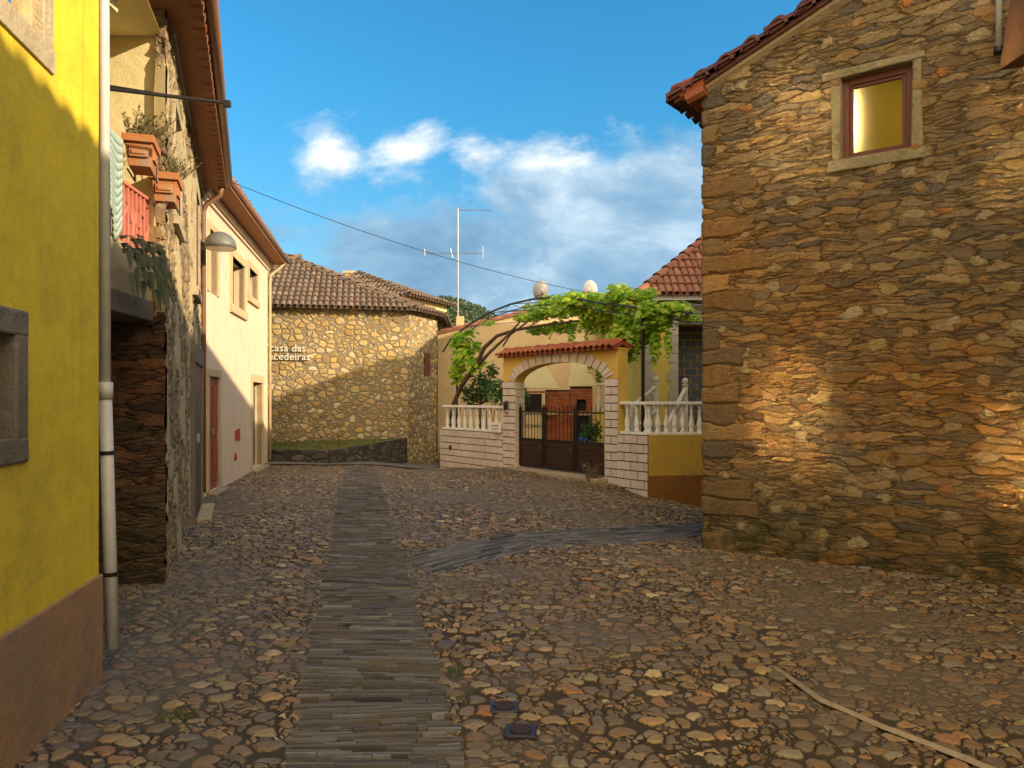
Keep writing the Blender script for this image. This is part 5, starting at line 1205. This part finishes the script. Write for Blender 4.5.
# ------------------------------------------------------------ RIGHT: neighbouring house beside the camera
ne = thing('neighbour_house', 'house whose dark wooden canopy shows at the top right beside the barn', 'house', (6, 1, 0))
part('wall', 'old_plaster', ne, ID, (5.05, 9.5, -7, 6.05, -.3, 5.3))
b = MB(); roof_face(b, [Vector((4.45, 6.2, 5.50)), Vector((4.45, -7.2, 5.50)), Vector((7.4, -7.2, 6.3)), Vector((7.4, 6.2, 6.3))], seed=101, pitch=.23, r=.10); roof_face(b, [Vector((10, -7.2, 5.5)), Vector((10, 6.2, 5.5)), Vector((7.4, 6.2, 6.3)), Vector((7.4, -7.2, 6.3))], seed=102); b.build('roof', 'roof_tile_old', ne)
part('eave_board', 'wood_brown', ne, ID, (4.5, 5.06, -7.1, 6.1, 5.38, 5.42))
b = MB(); b.hexa([(4.06, 5.0, 4.34), (5.05, 5.0, 4.45), (5.05, 6.25, 4.45), (4.06, 6.25, 4.34)], [(4.16, 5.0, 5.0), (5.05, 5.0, 5.3), (5.05, 6.25, 5.3), (4.16, 6.25, 5.0)])

b.build('canopy', 'wood_brown', ne)

# ------------------------------------------------------------ overhead cable, small covers, tufts
b = MB(); p, q = Vector((-4.62, 12.1, 5.14)), Vector((3.0, 16.6, 3.75)); b.tube([p.lerp(q, i/20)+Vector((0, 0, -.55*(1-(2*i/20-1)**2)*.5)) for i in range(21)], .006, 5)
tag(b.build('overhead_cable', 'cable_black'), 'thin black cable strung across the sky above the lane', 'cable')
def cover(label, px, py, rot):
    x_, y_ = gp(px, py); z_ = Z(x_, y_)+.024; M = Matrix.Translation((x_, y_, z_))@Matrix.Rotation(R(rot), 4, 'Z')
    t0 = thing('valve_cover', label, 'valve cover', (x_, y_, z_), 'small iron valve covers')
    part('cover_frame', 'cover_iron', t0, M, (-.075, .075, -.065, .065, -.05, .0), bevel=.008)
    b = MB(); b.lathe([(.054, -.01), (.054, .006), (.044, .006), (.040, .003), (.012, .003), (.010, .008)], n=20); b.build('lid', 'cover_rust', t0, M)
    return t0
cover('farther of the two small square iron valve covers by the slate path', 504, 710, 4)
cover('nearer of the two small square iron valve covers by the slate path', 521, 734, -3)
b = MB(); rr = random.Random(19)
for (px, py, n) in ((176, 718, 60), (560, 716, 0), (195, 634, 18), (462, 700, 26), (458, 672, 16), (205, 545, 30), (255, 500, 20), (345, 560, 12), (700, 556, 40), (740, 566, 40), (820, 575, 40), (900, 582, 40), (990, 592, 40)):
    x_, y_ = gp(px, py)
    for i in range(n):
        a = rr.uniform(0, 6.28); rad = abs(rr.gauss(0, .05)); sx = x_+math.cos(a)*rad*(1 if py > 600 else 2.5); sy = y_+math.sin(a)*rad; h_ = rr.uniform(.015, .045); b.q = rr.random(); zz = Z(sx, sy); b.face((sx, sy, zz-.01), (sx+.008, sy+.003, zz-.01), (sx+rr.uniform(-.03, .03), sy+rr.uniform(-.03, .03), zz+h_))
tag(b.build('weed_tufts', 'grass_blade'), kind='stuff')
b = MB()                                   # fallen leaves near the gateway
for i in range(900):
    x_ = rr.uniform(-2.6, 2.4); y_ = 17.2-(x_-.07)*1.356-abs(rr.gauss(0, .9))-.1; s_ = rr.uniform(.02, .045); a = rr.uniform(0, 6.28); z_ = Z(x_, y_)+.022; b.q = rr.random()
    b.face(*[(x_+s_*math.cos(a+k*1.57)*(1 if k % 2 else .6), y_+s_*math.sin(a+k*1.57)*(1 if k % 2 else .6), z_+rr.uniform(0, .012)) for k in range(4)])
tag(b.build('fallen_leaves', 'dry_leaf'), kind='stuff')
# remove empty placeholder meshes
for o in list(bpy.data.objects):
    if o.type == 'MESH' and len(o.data.vertices) == 0: bpy.data.objects.remove(o)
